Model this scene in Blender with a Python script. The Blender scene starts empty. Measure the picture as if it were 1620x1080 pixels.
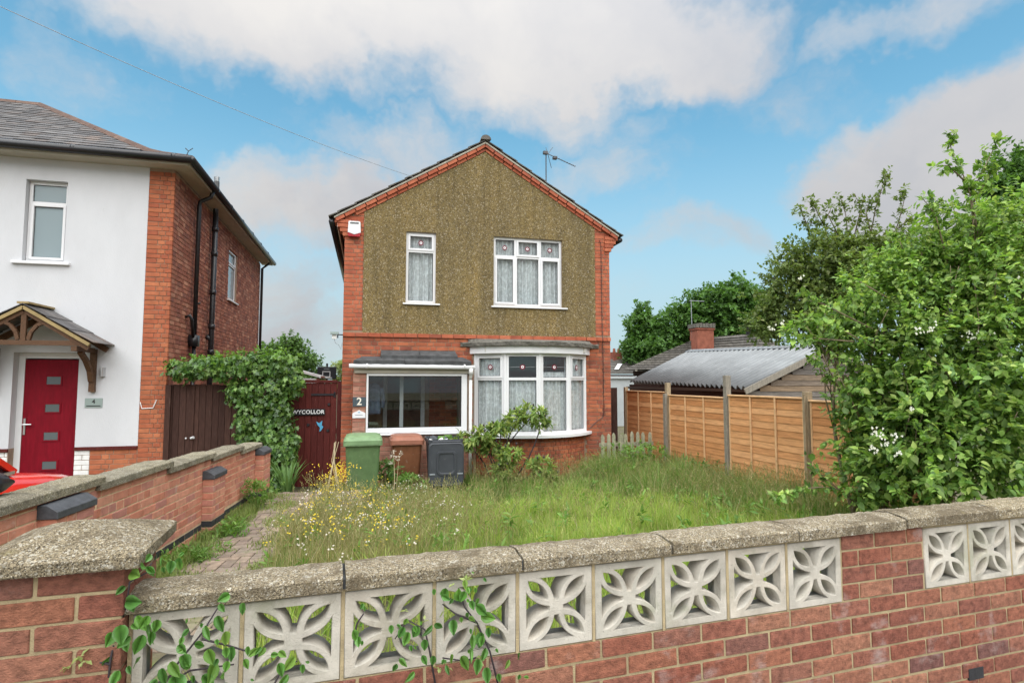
import bpy, bmesh, math, random
import numpy as np
from mathutils import Vector, Matrix
R = math.radians
rng = np.random.default_rng(7)
random.seed(5)
scene = bpy.context.scene
col = scene.collection

# ------------------------------------------------------------------ camera
cam_d = bpy.data.cameras.new('camera'); cam = bpy.data.objects.new('camera', cam_d); col.objects.link(cam)
CAM = Vector((0, 0, 2.03)); YAW = R(14.2); PITCH = math.atan(62 / 900)
cam.location = CAM; cam.rotation_euler = (R(90) + PITCH, 0, -YAW)
cam_d.sensor_width = 36; cam_d.lens = 20; cam_d.clip_start = .05; cam_d.clip_end = 2000
scene.camera = cam

# ------------------------------------------------------------------ light
SUN_EL, SUN_AZ = R(67), R(190)      # azimuth clockwise from +Y (behind the camera, to the left)
sun_d = bpy.data.lights.new('sun', 'SUN'); sun = bpy.data.objects.new('sun', sun_d); col.objects.link(sun)
sun_d.energy = 4.2; sun_d.angle = R(104); sun_d.color = (1, .975, .945)
sdir = Vector((math.sin(SUN_AZ) * math.cos(SUN_EL), math.cos(SUN_AZ) * math.cos(SUN_EL), math.sin(SUN_EL)))
sun.rotation_euler = sdir.to_track_quat('Z', 'Y').to_euler()
vs = scene.view_settings
vs.view_transform = 'Standard'; vs.look = 'None'; vs.gamma = 1; vs.exposure = 0.72; vs.use_curve_mapping = False
scene.cycles.max_bounces = 5; scene.cycles.diffuse_bounces = 3; scene.cycles.glossy_bounces = 3; scene.cycles.transparent_max_bounces = 12; scene.cycles.use_denoising = True; scene.cycles.use_adaptive_sampling = True; scene.cycles.adaptive_threshold = .02
try: scene.cycles.denoiser = 'OPENIMAGEDENOISE'
except Exception: pass

# ------------------------------------------------------------------ node helper
class NT:
    def __init__(s, tree): s.t = tree; s.n = tree.nodes; s.l = tree.links
    def new(s, typ, **kw):
        n = s.n.new(typ)
        for k, v in kw.items(): setattr(n, k, v)
        return n
    def link(s, a, b): s.l.new(a, b)
    def val(s, sock, v):
        if hasattr(v, 'is_output') or isinstance(v, bpy.types.NodeSocket): s.l.new(v, sock)
        else: sock.default_value = v
    def math(s, op, a, b=0.0, clamp=False):
        n = s.new('ShaderNodeMath', operation=op, use_clamp=clamp); s.val(n.inputs[0], a); s.val(n.inputs[1], b); return n.outputs[0]
    def vmath(s, op, a, b=None, out=0):
        n = s.new('ShaderNodeVectorMath', operation=op); s.val(n.inputs[0], a)
        if b is not None: s.val(n.inputs[1], b)
        return n.outputs[out]
    def noise(s, vec, scale, detail=4, rough=.55, out='Fac'):
        n = s.new('ShaderNodeTexNoise'); s.link(vec, n.inputs['Vector']); n.inputs['Scale'].default_value = scale
        n.inputs['Detail'].default_value = detail; n.inputs['Roughness'].default_value = rough; return n.outputs[out]
    def ramp(s, fac, stops, interp='LINEAR'):
        n = s.new('ShaderNodeValToRGB'); n.color_ramp.interpolation = interp; e = n.color_ramp.elements
        while len(e) < len(stops): e.new(.5)
        for i, (p, c) in enumerate(stops): e[i].position = p; e[i].color = (*c, 1) if len(c) == 3 else c
        s.link(fac, n.inputs[0]); return n.outputs[0]
    def mix(s, fac, a, b, mode='MIX'):
        n = s.new('ShaderNodeMix', data_type='RGBA', blend_type=mode); s.val(n.inputs[0], fac)
        for k, v in ((6, a), (7, b)):
            if isinstance(v, tuple): n.inputs[k].default_value = (*v, 1) if len(v) == 3 else v
            else: s.link(v, n.inputs[k])
        return n.outputs[2]
    def sstep(s, x, a, b):
        n = s.new('ShaderNodeMapRange', interpolation_type='SMOOTHSTEP'); s.val(n.inputs[0], x)
        n.inputs[1].default_value = a; n.inputs[2].default_value = b; return n.outputs[0]

# ------------------------------------------------------------------ world: sky with broken cloud
FWD = Vector((math.sin(YAW) * math.cos(PITCH), math.cos(YAW) * math.cos(PITCH), math.sin(PITCH)))
RGT = Vector((math.cos(YAW), -math.sin(YAW), 0)); UPV = RGT.cross(FWD)
def skydir(x, y): return (FWD * 900 + RGT * (x - 810) - UPV * (y - 540)).normalized()
world = bpy.data.worlds.new('World'); scene.world = world; world.use_nodes = True
W = NT(world.node_tree); W.n.clear()
tc = W.new('ShaderNodeTexCoord').outputs['Generated']
sky = W.new('ShaderNodeTexSky', sky_type='NISHITA', sun_disc=False, sun_elevation=SUN_EL, sun_rotation=SUN_AZ)
sky.air_density = 1.0; sky.dust_density = .4; sky.ozone_density = 1.5
skyc = W.mix(1.0, sky.outputs[0], (.088, .136, .120), 'MULTIPLY')
sep = W.new('ShaderNodeSeparateXYZ'); W.link(tc, sep.inputs[0])
elev = sep.outputs[2]
warp = W.noise(tc, 2.6, 6, .62, 'Color')
wv = W.vmath('MULTIPLY_ADD', warp, (.44, .44, .30)); wn = wv.node; wn.inputs[2].default_value = (-.22, -.22, -.15)
wdir = W.vmath('ADD', tc, wv)
def blob(x, y, rx, ry, power=1.0):
    """an ellipsoidal bank of cloud in a direction of the sky (rx, ry are angular radii)"""
    d = skydir(x, y)
    t1 = Vector((d.y, -d.x, 0)).normalized(); t2 = t1.cross(d)
    a = W.math('DIVIDE', W.vmath('DOT_PRODUCT', wdir, tuple(t1), 1), rx)
    b = W.math('DIVIDE', W.vmath('DOT_PRODUCT', wdir, tuple(t2), 1), ry)
    fr = W.sstep(W.vmath('DOT_PRODUCT', tc, tuple(d), 1), 0, .3)
    r2 = W.math('ADD', W.math('MULTIPLY', a, a), W.math('MULTIPLY', b, b))
    return W.math('MULTIPLY', W.math('MULTIPLY', W.math('SUBTRACT', 1.0, r2, True), power), fr)
bl = None
for a in ((560, 20, .46, .16, 1.2), (900, 60, .30, .14, 1.1), (260, 10, .16, .06, .7), (830, 150, .24, .09, .8), (1510, 240, .22, .14, 1.3), (1560, 330, .18, .10, .9), (1420, 5, .14, .04, .5),
          (500, 310, .19, .08, .85), (640, 240, .16, .06, .5), (430, 420, .14, .10, .5), (1010, 240, .14, .08, .4), (1190, 140, .20, .05, .22), (1120, 385, .13, .05, .42), (170, 125, .12, .06, .36), (760, 125, .34, .07, .85), (430, 500, .3, .08, .5)):
    o = blob(*a); bl = o if bl is None else W.math('MAXIMUM', bl, o)
pl = W.vmath('DIVIDE', tc, W.new('ShaderNodeCombineXYZ').outputs[0])
cmb = pl.node.inputs[1].links[0].from_node
zz = W.math('MAXIMUM', W.math('ADD', elev, .12), .12)
for i in range(3): W.link(zz, cmb.inputs[i])
n1 = W.noise(pl, 1.1, 8, .58); n2 = W.noise(W.vmath('MULTIPLY', wdir, (1, 1, 1.7)), 4.2, 7, .58)
behind = W.sstep(W.vmath('DOT_PRODUCT', tc, tuple(FWD), 1), .66, .34)       # elsewhere broken cloud of the same kind
gen = W.math('MULTIPLY', W.sstep(n1, .36, .60), behind)
mask0 = W.math('ADD', W.math('MAXIMUM', bl, gen), W.math('MULTIPLY', W.math('SUBTRACT', n2, .48), 1.25))
mask = W.sstep(mask0, .06, .80)
low = W.math('MULTIPLY', W.sstep(elev, .44, .04), .88)
skyc = W.mix(low, skyc, (.31, .375, .43))
shade = W.noise(wdir, 2.6, 4, .45)
ccol = W.ramp(shade, [(.30, (.315, .33, .36)), (.46, (.385, .385, .395)), (.62, (.45, .44, .43))])
lum = W.math('ADD', W.math('MULTIPLY', W.math('MULTIPLY', elev, elev), 1.1), .88)                  # cloudy sky brightens towards the zenith
cl2 = W.new('ShaderNodeCombineColor')
for i in range(3): W.link(lum, cl2.inputs[i])
ccol = W.mix(1.0, ccol, cl2.outputs[0], 'MULTIPLY')
final = W.mix(mask, skyc, ccol)
bg = W.new('ShaderNodeBackground'); W.link(final, bg.inputs[0]); bg.inputs[1].default_value = 1.0
wo = W.new('ShaderNodeOutputWorld'); W.link(bg.outputs[0], wo.inputs[0])

# ------------------------------------------------------------------ materials
MATS = {}
def mat(name, base=(.5, .5, .5), rough=.7, var=None, vscale=6, rnd=None, spots=(), bump=0, bscale=60, bdetail=4, metal=0, spec=.3, trans=0, stretch=None, alpha=1, coat=0):
    """base colour (or ramp `rnd` picked at random per object and per island), noise variation `var`, spots, bump"""
    if name in MATS: return MATS[name]
    m = bpy.data.materials.new(name); m.use_nodes = True; t = NT(m.node_tree); t.n.clear()
    geo = t.new('ShaderNodeNewGeometry'); pos = geo.outputs['Position']
    if stretch: pos = t.vmath('MULTIPLY', pos, stretch)
    if rnd:
        oi = t.new('ShaderNodeObjectInfo')
        r = t.math('FRACT', t.math('ADD', oi.outputs['Random'], geo.outputs['Random Per Island']))
        c = t.ramp(r, [(i / max(1, len(rnd) - 1), q) for i, q in enumerate(rnd)])
    else:
        c = t.new('ShaderNodeRGB').outputs[0]; c.default_value = (*base, 1)
    if var:
        f = t.ramp(t.noise(pos, vscale, 6, .62), [(.3, (var[0],) * 3), (.7, (var[1],) * 3)])
        c = t.mix(1.0, c, f, 'MULTIPLY')
    for (sc, lo, hi, colr, amt, det) in spots:
        f = t.math('MULTIPLY', t.sstep(t.noise(pos, sc, det, .6), lo, hi), amt)
        c = t.mix(f, c, colr)
    p = t.new('ShaderNodeBsdfPrincipled'); t.link(c, p.inputs['Base Color'])
    p.inputs['Roughness'].default_value = rough; p.inputs['Metallic'].default_value = metal
    p.inputs['Specular IOR Level'].default_value = spec; p.inputs['Coat Weight'].default_value = coat
    if bump:
        b = t.new('ShaderNodeBump'); b.inputs['Strength'].default_value = 1; b.inputs['Distance'].default_value = bump
        t.link(t.noise(pos, bscale, bdetail, .65), b.inputs['Height']); t.link(b.outputs[0], p.inputs['Normal'])
    sh = p.outputs[0]
    if trans:
        tr = t.new('ShaderNodeBsdfTranslucent'); t.link(t.mix(1.0, c, (1.25, 1.3, .7), 'MULTIPLY'), tr.inputs[0])
        mx = t.new('ShaderNodeMixShader'); mx.inputs[0].default_value = trans
        t.link(sh, mx.inputs[1]); t.link(tr.outputs[0], mx.inputs[2]); sh = mx.outputs[0]
    o = t.new('ShaderNodeOutputMaterial'); t.link(sh, o.inputs[0])
    MATS[name] = m; return m

def glass_mat(name, tint=(.94, .96, .97), ior=1.5):
    m = bpy.data.materials.new(name); m.use_nodes = True; t = NT(m.node_tree); t.n.clear()
    ge = t.new('ShaderNodeNewGeometry'); ca = t.math('ABSOLUTE', t.vmath('DOT_PRODUCT', ge.outputs['Normal'], ge.outputs['Incoming'], 1))
    fr = t.math('ADD', t.math('MULTIPLY', t.math('POWER', t.math('SUBTRACT', 1.0, ca, True), 5.0), .90), .065, True)
    a = t.new('ShaderNodeBsdfTransparent'); a.inputs[0].default_value = (*tint, 1)
    g = t.new('ShaderNodeBsdfGlossy'); g.inputs['Roughness'].default_value = .01
    mx = t.new('ShaderNodeMixShader'); t.link(fr, mx.inputs[0]); t.link(a.outputs[0], mx.inputs[1]); t.link(g.outputs[0], mx.inputs[2])
    o = t.new('ShaderNodeOutputMaterial'); t.link(mx.outputs[0], o.inputs[0]); MATS[name] = m; return m

M = MATS
mat('brick_front', rnd=[(.385, .15, .09), (.275, .095, .066), (.43, .20, .125), (.34, .12, .075), (.215, .10, .088), (.41, .17, .10), (.30, .10, .066), (.37, .155, .105)], rough=.88, var=(.52, 1.3), vscale=34, stretch=(1, 1, 1.3),
    spots=[(6, .55, .74, (.50, .40, .37), .65, 7), (45, .58, .74, (.12, .042, .034), .55, 4), (110, .64, .78, (.42, .20, .15), .5, 3)], bump=.014, bscale=150)
mat('brick_left', rnd=[(.53, .225, .15), (.45, .17, .11), (.57, .27, .185), (.50, .195, .13), (.42, .185, .15), (.55, .245, .16)], rough=.85, var=(.75, 1.15), vscale=10,
    spots=[(8, .62, .75, (.55, .43, .37), .4, 5)], bump=.005, bscale=110)
mat('brick_house', rnd=[(.40, .118, .055), (.31, .085, .046), (.45, .15, .07), (.36, .10, .052), (.24, .072, .045), (.42, .13, .062)], rough=.85, var=(.66, 1.16), vscale=5,
    spots=[(2.1, .55, .75, (.20, .085, .06), .45, 5), (30, .62, .8, (.16, .07, .05), .4, 4)], bump=.004, bscale=90)
mat('brick_quoin', rnd=[(.42, .118, .058), (.35, .09, .046), (.46, .145, .075), (.39, .105, .055), (.30, .085, .05)], rough=.85, var=(.74, 1.14), vscale=7,
    spots=[(24, .6, .8, (.24, .10, .07), .4, 4)], bump=.004, bscale=90)
mat('brick_porch', rnd=[(.36, .17, .12), (.30, .12, .085), (.40, .21, .15), (.33, .14, .10)], rough=.85, var=(.75, 1.15), vscale=9, bump=.004, bscale=90)
mat('brick_neighbour', rnd=[(.40, .125, .058), (.36, .10, .048), (.45, .155, .072), (.32, .088, .045), (.41, .135, .062)], rough=.85, var=(.75, 1.12), vscale=8, bump=.004, bscale=90)
mat('brick_side', rnd=[(.30, .115, .07), (.24, .085, .055), (.38, .165, .105), (.27, .10, .065), (.20, .08, .06), (.46, .23, .15)], rough=.88, var=(.72, 1.15), vscale=6, bump=.004, bscale=90)
mat('brick_blue', rnd=[(.035, .037, .042), (.05, .05, .055), (.03, .03, .034)], rough=.55, var=(.7, 1.2), vscale=20, bump=.002)
mat('brick_chimney', rnd=[(.33, .12, .075), (.28, .09, .06)], rough=.88, var=(.6, 1.1), vscale=4)
mat('mortar_buff', (.43, .34, .20), .95, var=(.72, 1.15), vscale=14, spots=[(6, .58, .74, (.22, .20, .12), .55, 4)], bump=.006, bscale=180)
mat('mortar_left', (.62, .45, .29), .95, var=(.75, 1.12), vscale=14, bump=.004, bscale=160)
mat('mortar_house', (.30, .21, .145), .95, var=(.6, 1.2), vscale=5, bump=.004, bscale=150)
mat('mortar_side', (.33, .24, .175), .95, var=(.7, 1.2), vscale=5, bump=.004, bscale=150)
mat('screen_concrete', rnd=[(.50, .46, .395), (.56, .52, .45), (.48, .45, .385), (.54, .485, .405), (.52, .485, .42)], rough=.92, var=(.72, 1.12), vscale=9, spots=[(5, .5, .7, (.24, .22, .165), .65, 7), (3.3, .58, .72, (.22, .235, .14), .5, 6), (26, .58, .72, (.55, .52, .46), .5, 5), (90, .64, .76, (.16, .145, .12), .5, 3)], bump=.004, bscale=160)
mat('slate_cap', (.06, .063, .07), .6, var=(.7, 1.3), vscale=20, bump=.002)
mat('white_render', (.575, .58, .60), .85, var=(.90, 1.04), vscale=1.1, stretch=(1, 1, .45), spots=[(9, .66, .8, (.42, .42, .41), .45, 7), (2.2, .60, .8, (.48, .48, .47), .4, 7)], bump=.003, bscale=60)
mat('white_upvc', (.70, .70, .71), .35, spec=.5, var=(.97, 1.0), vscale=3)
mat('white_paint', (.78, .77, .75), .6, var=(.8, 1.03), vscale=12, spots=[(20, .64, .76, (.45, .43, .38), .5, 5)])
mat('grey_lead', (.062, .064, .066), .8, var=(.55, 1.35), vscale=9, bump=.004, bscale=60)
mat('old_concrete', (.15, .14, .12), .95, var=(.5, 1.3), vscale=14, spots=[(20, .56, .7, (.07, .068, .06), .7, 5), (40, .64, .75, (.5, .48, .44), .6, 3)], bump=.02, bscale=35)
mat('black_plastic', (.012, .012, .015), .3, spec=.5)
mat('iron_paint', (.014, .014, .016), .42, spec=.5, var=(.6, 1.6), vscale=14)
mat('soffit', (.42, .385, .32), .8, var=(.85, 1.05), vscale=3)
mat('slate', rnd=[(.095, .092, .095), (.125, .12, .12), (.075, .07, .07), (.145, .138, .135), (.11, .092, .085)], rough=.7, var=(.7, 1.2), vscale=5, spots=[(1.6, .56, .72, (.21, .14, .10), .45, 5)], bump=.004, bscale=50)
mat('hip_tile', rnd=[(.115, .068, .05), (.095, .058, .045), (.135, .085, .064)], rough=.85, var=(.65, 1.2), vscale=8, bump=.006, bscale=60)
mat('roof_tile', rnd=[(.10, .092, .085), (.125, .115, .10), (.08, .075, .068)], rough=.85, var=(.6, 1.4), vscale=8, bump=.006, bscale=50)
mat('verge_mortar', (.36, .33, .27), .95, var=(.7, 1.15), vscale=8)
mat('timber', (.10, .05, .025), .65, var=(.6, 1.35), vscale=9, stretch=(6, 1, 6), bump=.003, bscale=25)
mat('timber_pale', (.30, .22, .10), .7, var=(.8, 1.15), vscale=9)
mat('door_red', (.19, .003, .012), .55, var=(.75, 1.15), vscale=30, spec=.15, stretch=(1, 1, .15))
mat('chrome', (.6, .6, .6), .28, metal=1)
mat('frosted', (.10, .115, .12), .12, spec=.6)
mat('frosted_blue', (.235, .285, .30), .16, spec=.6)
mat('gate_brown', rnd=[(.06, .03, .023), (.048, .024, .019), (.075, .038, .029)], rough=.8, spec=.15, var=(.65, 1.3), vscale=7, stretch=(8, 8, 1), spots=[(5, .62, .76, (.15, .10, .08), .5, 6)], bump=.003, bscale=40)
mat('gate_maroon', rnd=[(.09, .018, .015), (.075, .015, .013), (.105, .021, .017)], rough=.7, spec=.15, var=(.7, 1.2), vscale=7, stretch=(8, 8, 1), spots=[(14, .67, .76, (.32, .20, .16), .6, 4)], bump=.002, bscale=40)
mat('fence_board', rnd=[(.64, .31, .13), (.56, .255, .10), (.70, .37, .17), (.60, .285, .115), (.50, .215, .08), (.66, .34, .15)], rough=.8, var=(.72, 1.16), vscale=4, stretch=(1, 1, 9), spots=[(1.3, .56, .74, (.30, .12, .045), .6, 6), (7, .70, .78, (.20, .09, .04), .7, 3)], bump=.003, bscale=30)
mat('fence_batten', rnd=[(.72, .45, .24), (.66, .40, .21)], rough=.8, var=(.8, 1.12), vscale=6)
mat('fence_post', (.33, .255, .165), .85, var=(.68, 1.2), vscale=8, stretch=(7, 7, 1), bump=.003, bscale=30)
mat('post_grey', (.25, .225, .185), .85, var=(.65, 1.2), vscale=8, stretch=(7, 7, 1), bump=.003, bscale=30)
mat('picket', (.30, .285, .20), .9, var=(.6, 1.2), vscale=12, spots=[(16, .55, .7, (.22, .27, .12), .5, 4)])
mat('old_board', rnd=[(.20, .155, .115), (.16, .145, .13), (.24, .165, .10), (.145, .13, .12), (.22, .19, .155)], rough=.9, var=(.6, 1.3), vscale=4, stretch=(1, 1, 10), bump=.004, bscale=25)
mat('corrugated', (.20, .21, .215), .45, metal=.4, var=(.75, 1.1), vscale=2.2, spots=[(3, .6, .75, (.30, .32, .31), .5, 5)])
mat('tarp_grey', (.42, .45, .46), .6, var=(.9, 1.05), vscale=2)
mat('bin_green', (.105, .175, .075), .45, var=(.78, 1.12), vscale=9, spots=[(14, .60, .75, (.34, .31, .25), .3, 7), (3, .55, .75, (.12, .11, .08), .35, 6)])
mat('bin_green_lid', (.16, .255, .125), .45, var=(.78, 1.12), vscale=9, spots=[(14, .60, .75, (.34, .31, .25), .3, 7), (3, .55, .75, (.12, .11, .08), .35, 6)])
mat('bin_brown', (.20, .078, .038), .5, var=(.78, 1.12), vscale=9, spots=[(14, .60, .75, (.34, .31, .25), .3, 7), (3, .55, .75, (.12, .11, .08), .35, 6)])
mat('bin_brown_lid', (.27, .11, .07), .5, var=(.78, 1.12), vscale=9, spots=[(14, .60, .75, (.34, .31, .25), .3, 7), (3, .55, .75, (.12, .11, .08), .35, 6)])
mat('bin_black', (.045, .049, .057), .48, var=(.85, 1.15), vscale=6, spots=[(12, .66, .76, (.16, .15, .13), .4, 5)])
mat('tyre', (.015, .015, .015), .85)
mat('car_red', (.62, .015, .008), .22, spec=.6, coat=.6)
mat('car_glass', (.012, .014, .016), .05, spec=.7)
mat('mirror', (.72, .76, .78), .04, metal=1)
mat('red_plastic', (.33, .012, .02), .35)
mat('sign_black', (.012, .012, .013), .4)
mat('sign_slate', (.055, .075, .088), .6, var=(.8, 1.2), vscale=30)
mat('sign_steel', (.30, .36, .34), .35, metal=.3)
mat('letter_white', (.82, .82, .82), .5)
mat('letter_cream', (.75, .70, .60), .5)
mat('letter_dark', (.03, .03, .03), .5)
mat('blue_paint', (.08, .33, .52), .5)
mat('rose_red', (.16, .018, .035), .35)
mat('lead_came', (.30, .31, .32), .5)
mat('wire_grey', (.26, .28, .30), .6)
mat('aerial_metal', (.09, .09, .095), .5, metal=.4)
mat('cloth_blue', (.20, .25, .34), .9, var=(.7, 1.2), vscale=20)
mat('plaster', (.50, .48, .44), .9)
mat('dark_wood', (.05, .03, .022), .5)
mat('soil', (.115, .10, .06), .95, var=(.6, 1.3), vscale=5, spots=[(2.4, .5, .68, (.10, .14, .035), .7, 6)], bump=.02, bscale=25)
mat('paver', rnd=[(.255, .195, .145), (.21, .165, .125), (.29, .22, .165), (.235, .19, .15), (.20, .15, .12)], rough=.95, var=(.6, 1.2), vscale=10, spots=[(4, .54, .72, (.15, .17, .07), .55, 6)], bump=.006, bscale=80)
mat('paving', (.26, .25, .235), .95, var=(.8, 1.1), vscale=2)
mat('bark', (.165, .125, .085), .9, var=(.55, 1.3), vscale=14, bump=.01, bscale=40)
mat('twig', (.20, .155, .10), .85, var=(.6, 1.25), vscale=14)
mat('dark_twig', (.045, .035, .04), .7)
mat('dry_stalk', rnd=[(.46, .38, .24), (.38, .30, .18), (.55, .47, .32)], rough=.9)
FK = {'leaf_vine': 1.6, 'grass_lawn': 1.62, 'grass_dark': 1.55, 'grass_straw': 1.15, 'leaf_bush': 2.05, 'leaf_tree_mid': 1.65, 'leaf_tree_far': 1.6, 'leaf_ivy': 1.35, 'leaf_peony': 1.75, 'leaf_weed': 1.3}
def leafm(name, rnd, rough=.5, trans=.38, spec=.35, var=(.72, 1.22), vscale=1.6): mat(name, rnd=[tuple(min(.8, v * FK.get(name, 1.15)) for v in c) for c in rnd], rough=rough, trans=trans, spec=spec, var=var, vscale=vscale)
leafm('leaf_bush', [(.085, .155, .028), (.125, .21, .042), (.06, .12, .026), (.18, .255, .06), (.10, .18, .034), (.235, .29, .085), (.045, .085, .024), (.15, .22, .055), (.035, .07, .02), (.075, .135, .03)], var=(.5, 1.35), vscale=3.2)
leafm('leaf_tree_mid', [(.065, .10, .026), (.088, .125, .032), (.105, .15, .042), (.075, .105, .03), (.12, .135, .046)])
leafm('leaf_tree_far', [(.045, .10, .022), (.06, .125, .028), (.078, .15, .036), (.04, .085, .022)], var=(.6, 1.3), vscale=.8)
leafm('leaf_tree_light', [(.08, .15, .035), (.10, .18, .045), (.065, .125, .03)])
leafm('leaf_ivy', [(.03, .07, .018), (.055, .12, .024), (.09, .175, .032), (.025, .055, .016), (.14, .23, .045), (.045, .095, .022)], rough=.36, spec=.5, trans=.2)
leafm('leaf_peony', [(.10, .155, .036), (.07, .12, .03), (.14, .195, .05), (.19, .215, .055), (.085, .14, .034)])
leafm('leaf_vine', [(.06, .15, .026), (.042, .11, .024), (.085, .19, .032)], rough=.34, spec=.5, trans=.3, var=(.6, 1.3), vscale=38)
leafm('leaf_pale', [(.28, .34, .12), (.34, .38, .17), (.22, .30, .09)], rough=.5)
leafm('leaf_strap', [(.10, .19, .055), (.13, .22, .07), (.085, .16, .05)])
leafm('leaf_weed', [(.085, .175, .03), (.11, .21, .04), (.15, .25, .05)])
leafm('grass_lawn', [(.13, .21, .03), (.20, .28, .045), (.10, .18, .03), (.27, .30, .08), (.17, .25, .04), (.30, .28, .12), (.15, .24, .035)], rough=.6, trans=.35, var=(.62, 1.25), vscale=1.7)
leafm('grass_dark', [(.07, .14, .026), (.10, .185, .035), (.14, .22, .05), (.21, .235, .09), (.09, .16, .03), (.26, .24, .12)], rough=.6, trans=.35, var=(.6, 1.25), vscale=1.8)
leafm('grass_straw', [(.30, .26, .12), (.22, .22, .075), (.38, .32, .17), (.15, .19, .05), (.25, .20, .10), (.18, .21, .06)], rough=.75, trans=.3, var=(.8, 1.15), vscale=1.2)
leafm('moss_tuft', [(.14, .20, .045), (.18, .24, .06), (.22, .25, .085), (.11, .18, .04)], rough=.7, trans=.25)
mat('petal_yellow', rnd=[(.75, .56, .03), (.68, .50, .02), (.80, .64, .06)], rough=.6, trans=.25)
mat('petal_white', rnd=[(.80, .80, .74), (.70, .69, .62), (.85, .85, .82)], rough=.6, trans=.25)
mat('seed_fluff', rnd=[(.60, .55, .48), (.68, .64, .58), (.50, .44, .37)], rough=.9, trans=.2)
glass_mat('glass'); glass_mat('glass_dark', (.80, .83, .84))

def pebble_mat():
    m = bpy.data.materials.new('pebbledash'); m.use_nodes = True; t = NT(m.node_tree); t.n.clear()
    pos = t.new('ShaderNodeNewGeometry').outputs['Position']
    v = t.new('ShaderNodeTexVoronoi'); v.inputs['Scale'].default_value = 112; t.link(pos, v.inputs['Vector'])
    sp = t.new('ShaderNodeSeparateColor'); t.link(v.outputs['Color'], sp.inputs[0])
    c = t.ramp(sp.outputs[0], [(0, (.09, .072, .045)), (.16, (.15, .11, .05)), (.38, (.255, .19, .078)), (.6, (.33, .25, .105)), (.78, (.21, .16, .085)), (.9, (.42, .345, .19)), (1, (.52, .47, .36))])
    big = t.noise(t.vmath('MULTIPLY', pos, (1.5, 1, .35)), 1.0, 6, .65)
    c = t.mix(1.0, c, t.ramp(big, [(.3, (.66, .65, .64)), (.5, (.88, .84, .74)), (.72, (1.06, .97, .76))]), 'MULTIPLY')
    st = t.ramp(t.noise(t.vmath('MULTIPLY', pos, (7, 1, .22)), 1.0, 5, .6), [(.34, (.80, .80, .78)), (.52, (1, 1, 1)), (.75, (1.06, 1.03, .95))]); c = t.mix(1.0, c, st, 'MULTIPLY')
    v2 = t.new('ShaderNodeTexVoronoi'); v2.inputs['Scale'].default_value = 52; t.link(pos, v2.inputs['Vector'])
    s2 = t.new('ShaderNodeSeparateColor'); t.link(v2.outputs['Color'], s2.inputs[0])
    c = t.mix(t.math('MULTIPLY', t.sstep(s2.outputs[1], .84, .88), .55), c, (.07, .055, .04))
    c = t.mix(t.math('MULTIPLY', t.sstep(s2.outputs[2], .93, .95), .55), c, (.50, .44, .33))
    p = t.new('ShaderNodeBsdfPrincipled'); t.link(c, p.inputs['Base Color']); p.inputs['Roughness'].default_value = .85; p.inputs['Specular IOR Level'].default_value = .25
    b = t.new('ShaderNodeBump'); b.inputs['Distance'].default_value = .012; b.inputs['Strength'].default_value = 1; b.invert = True
    t.link(v.outputs['Distance'], b.inputs['Height']); t.link(b.outputs[0], p.inputs['Normal'])
    o = t.new('ShaderNodeOutputMaterial'); t.link(p.outputs[0], o.inputs[0]); MATS['pebbledash'] = m
pebble_mat()

def agg_mat(name, base, pale, dark, grime):
    """weathered exposed-aggregate concrete: stones of mixed colour, lichen and grime in patches"""
    m = bpy.data.materials.new(name); m.use_nodes = True; t = NT(m.node_tree); t.n.clear()
    pos = t.new('ShaderNodeNewGeometry').outputs['Position']
    def cells(sc):
        v = t.new('ShaderNodeTexVoronoi'); v.inputs['Scale'].default_value = sc; t.link(pos, v.inputs['Vector']); q = t.new('ShaderNodeSeparateColor'); t.link(v.outputs['Color'], q.inputs[0]); return v, q
    v, q = cells(300); v2, q2 = cells(170)
    mul = lambda k: tuple(min(1, x * k) for x in base)
    c = t.ramp(q.outputs[0], [(0, dark), (.14, mul(.55)), (.35, mul(.85)), (.6, mul(1.1)), (.8, mul(.75)), (.92, mul(1.45)), (1, pale)])
    c = t.mix(t.math('MULTIPLY', t.sstep(q2.outputs[1], .88, .92), .7), c, pale)
    c = t.mix(t.math('MULTIPLY', t.sstep(q2.outputs[2], .86, .92), .55), c, dark)
    oi = t.new('ShaderNodeObjectInfo'); c = t.mix(1.0, c, t.ramp(oi.outputs['Random'], [(0, (.84, .83, .80)), (.5, (1, 1, 1)), (1, (1.1, 1.08, 1.0))]), 'MULTIPLY')
    c = t.mix(t.math('MULTIPLY', t.sstep(t.noise(pos, 7, 8, .7), .48, .62), .78), c, grime)
    c = t.mix(t.math('MULTIPLY', t.sstep(t.noise(pos, 15, 7, .75), .60, .67), .6), c, (.30, .25, .12))
    c = t.mix(t.math('MULTIPLY', t.sstep(t.noise(t.vmath('ADD', pos, (3.1, 1.7, .4)), 24, 5, .7), .63, .68), .85), c, pale)
    c = t.mix(t.math('MULTIPLY', t.sstep(t.noise(pos, 36, 6, .75), .58, .65), .75), c, tuple(min(1, x * .9) for x in pale))
    c = t.mix(t.math('MULTIPLY', t.sstep(t.noise(pos, 34, 6, .75), .58, .70), .55), c, dark)
    p = t.new('ShaderNodeBsdfPrincipled'); t.link(c, p.inputs['Base Color']); p.inputs['Roughness'].default_value = .95; p.inputs['Specular IOR Level'].default_value = .2
    b = t.new('ShaderNodeBump'); b.inputs['Distance'].default_value = .009; b.invert = True; t.link(v.outputs['Distance'], b.inputs['Height'])
    b2 = t.new('ShaderNodeBump'); b2.inputs['Distance'].default_value = .012; t.link(t.noise(pos, 38, 7, .7), b2.inputs['Height']); t.link(b.outputs[0], b2.inputs['Normal']); t.link(b2.outputs[0], p.inputs['Normal'])
    o = t.new('ShaderNodeOutputMaterial'); t.link(p.outputs[0], o.inputs[0]); MATS[name] = m
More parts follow.
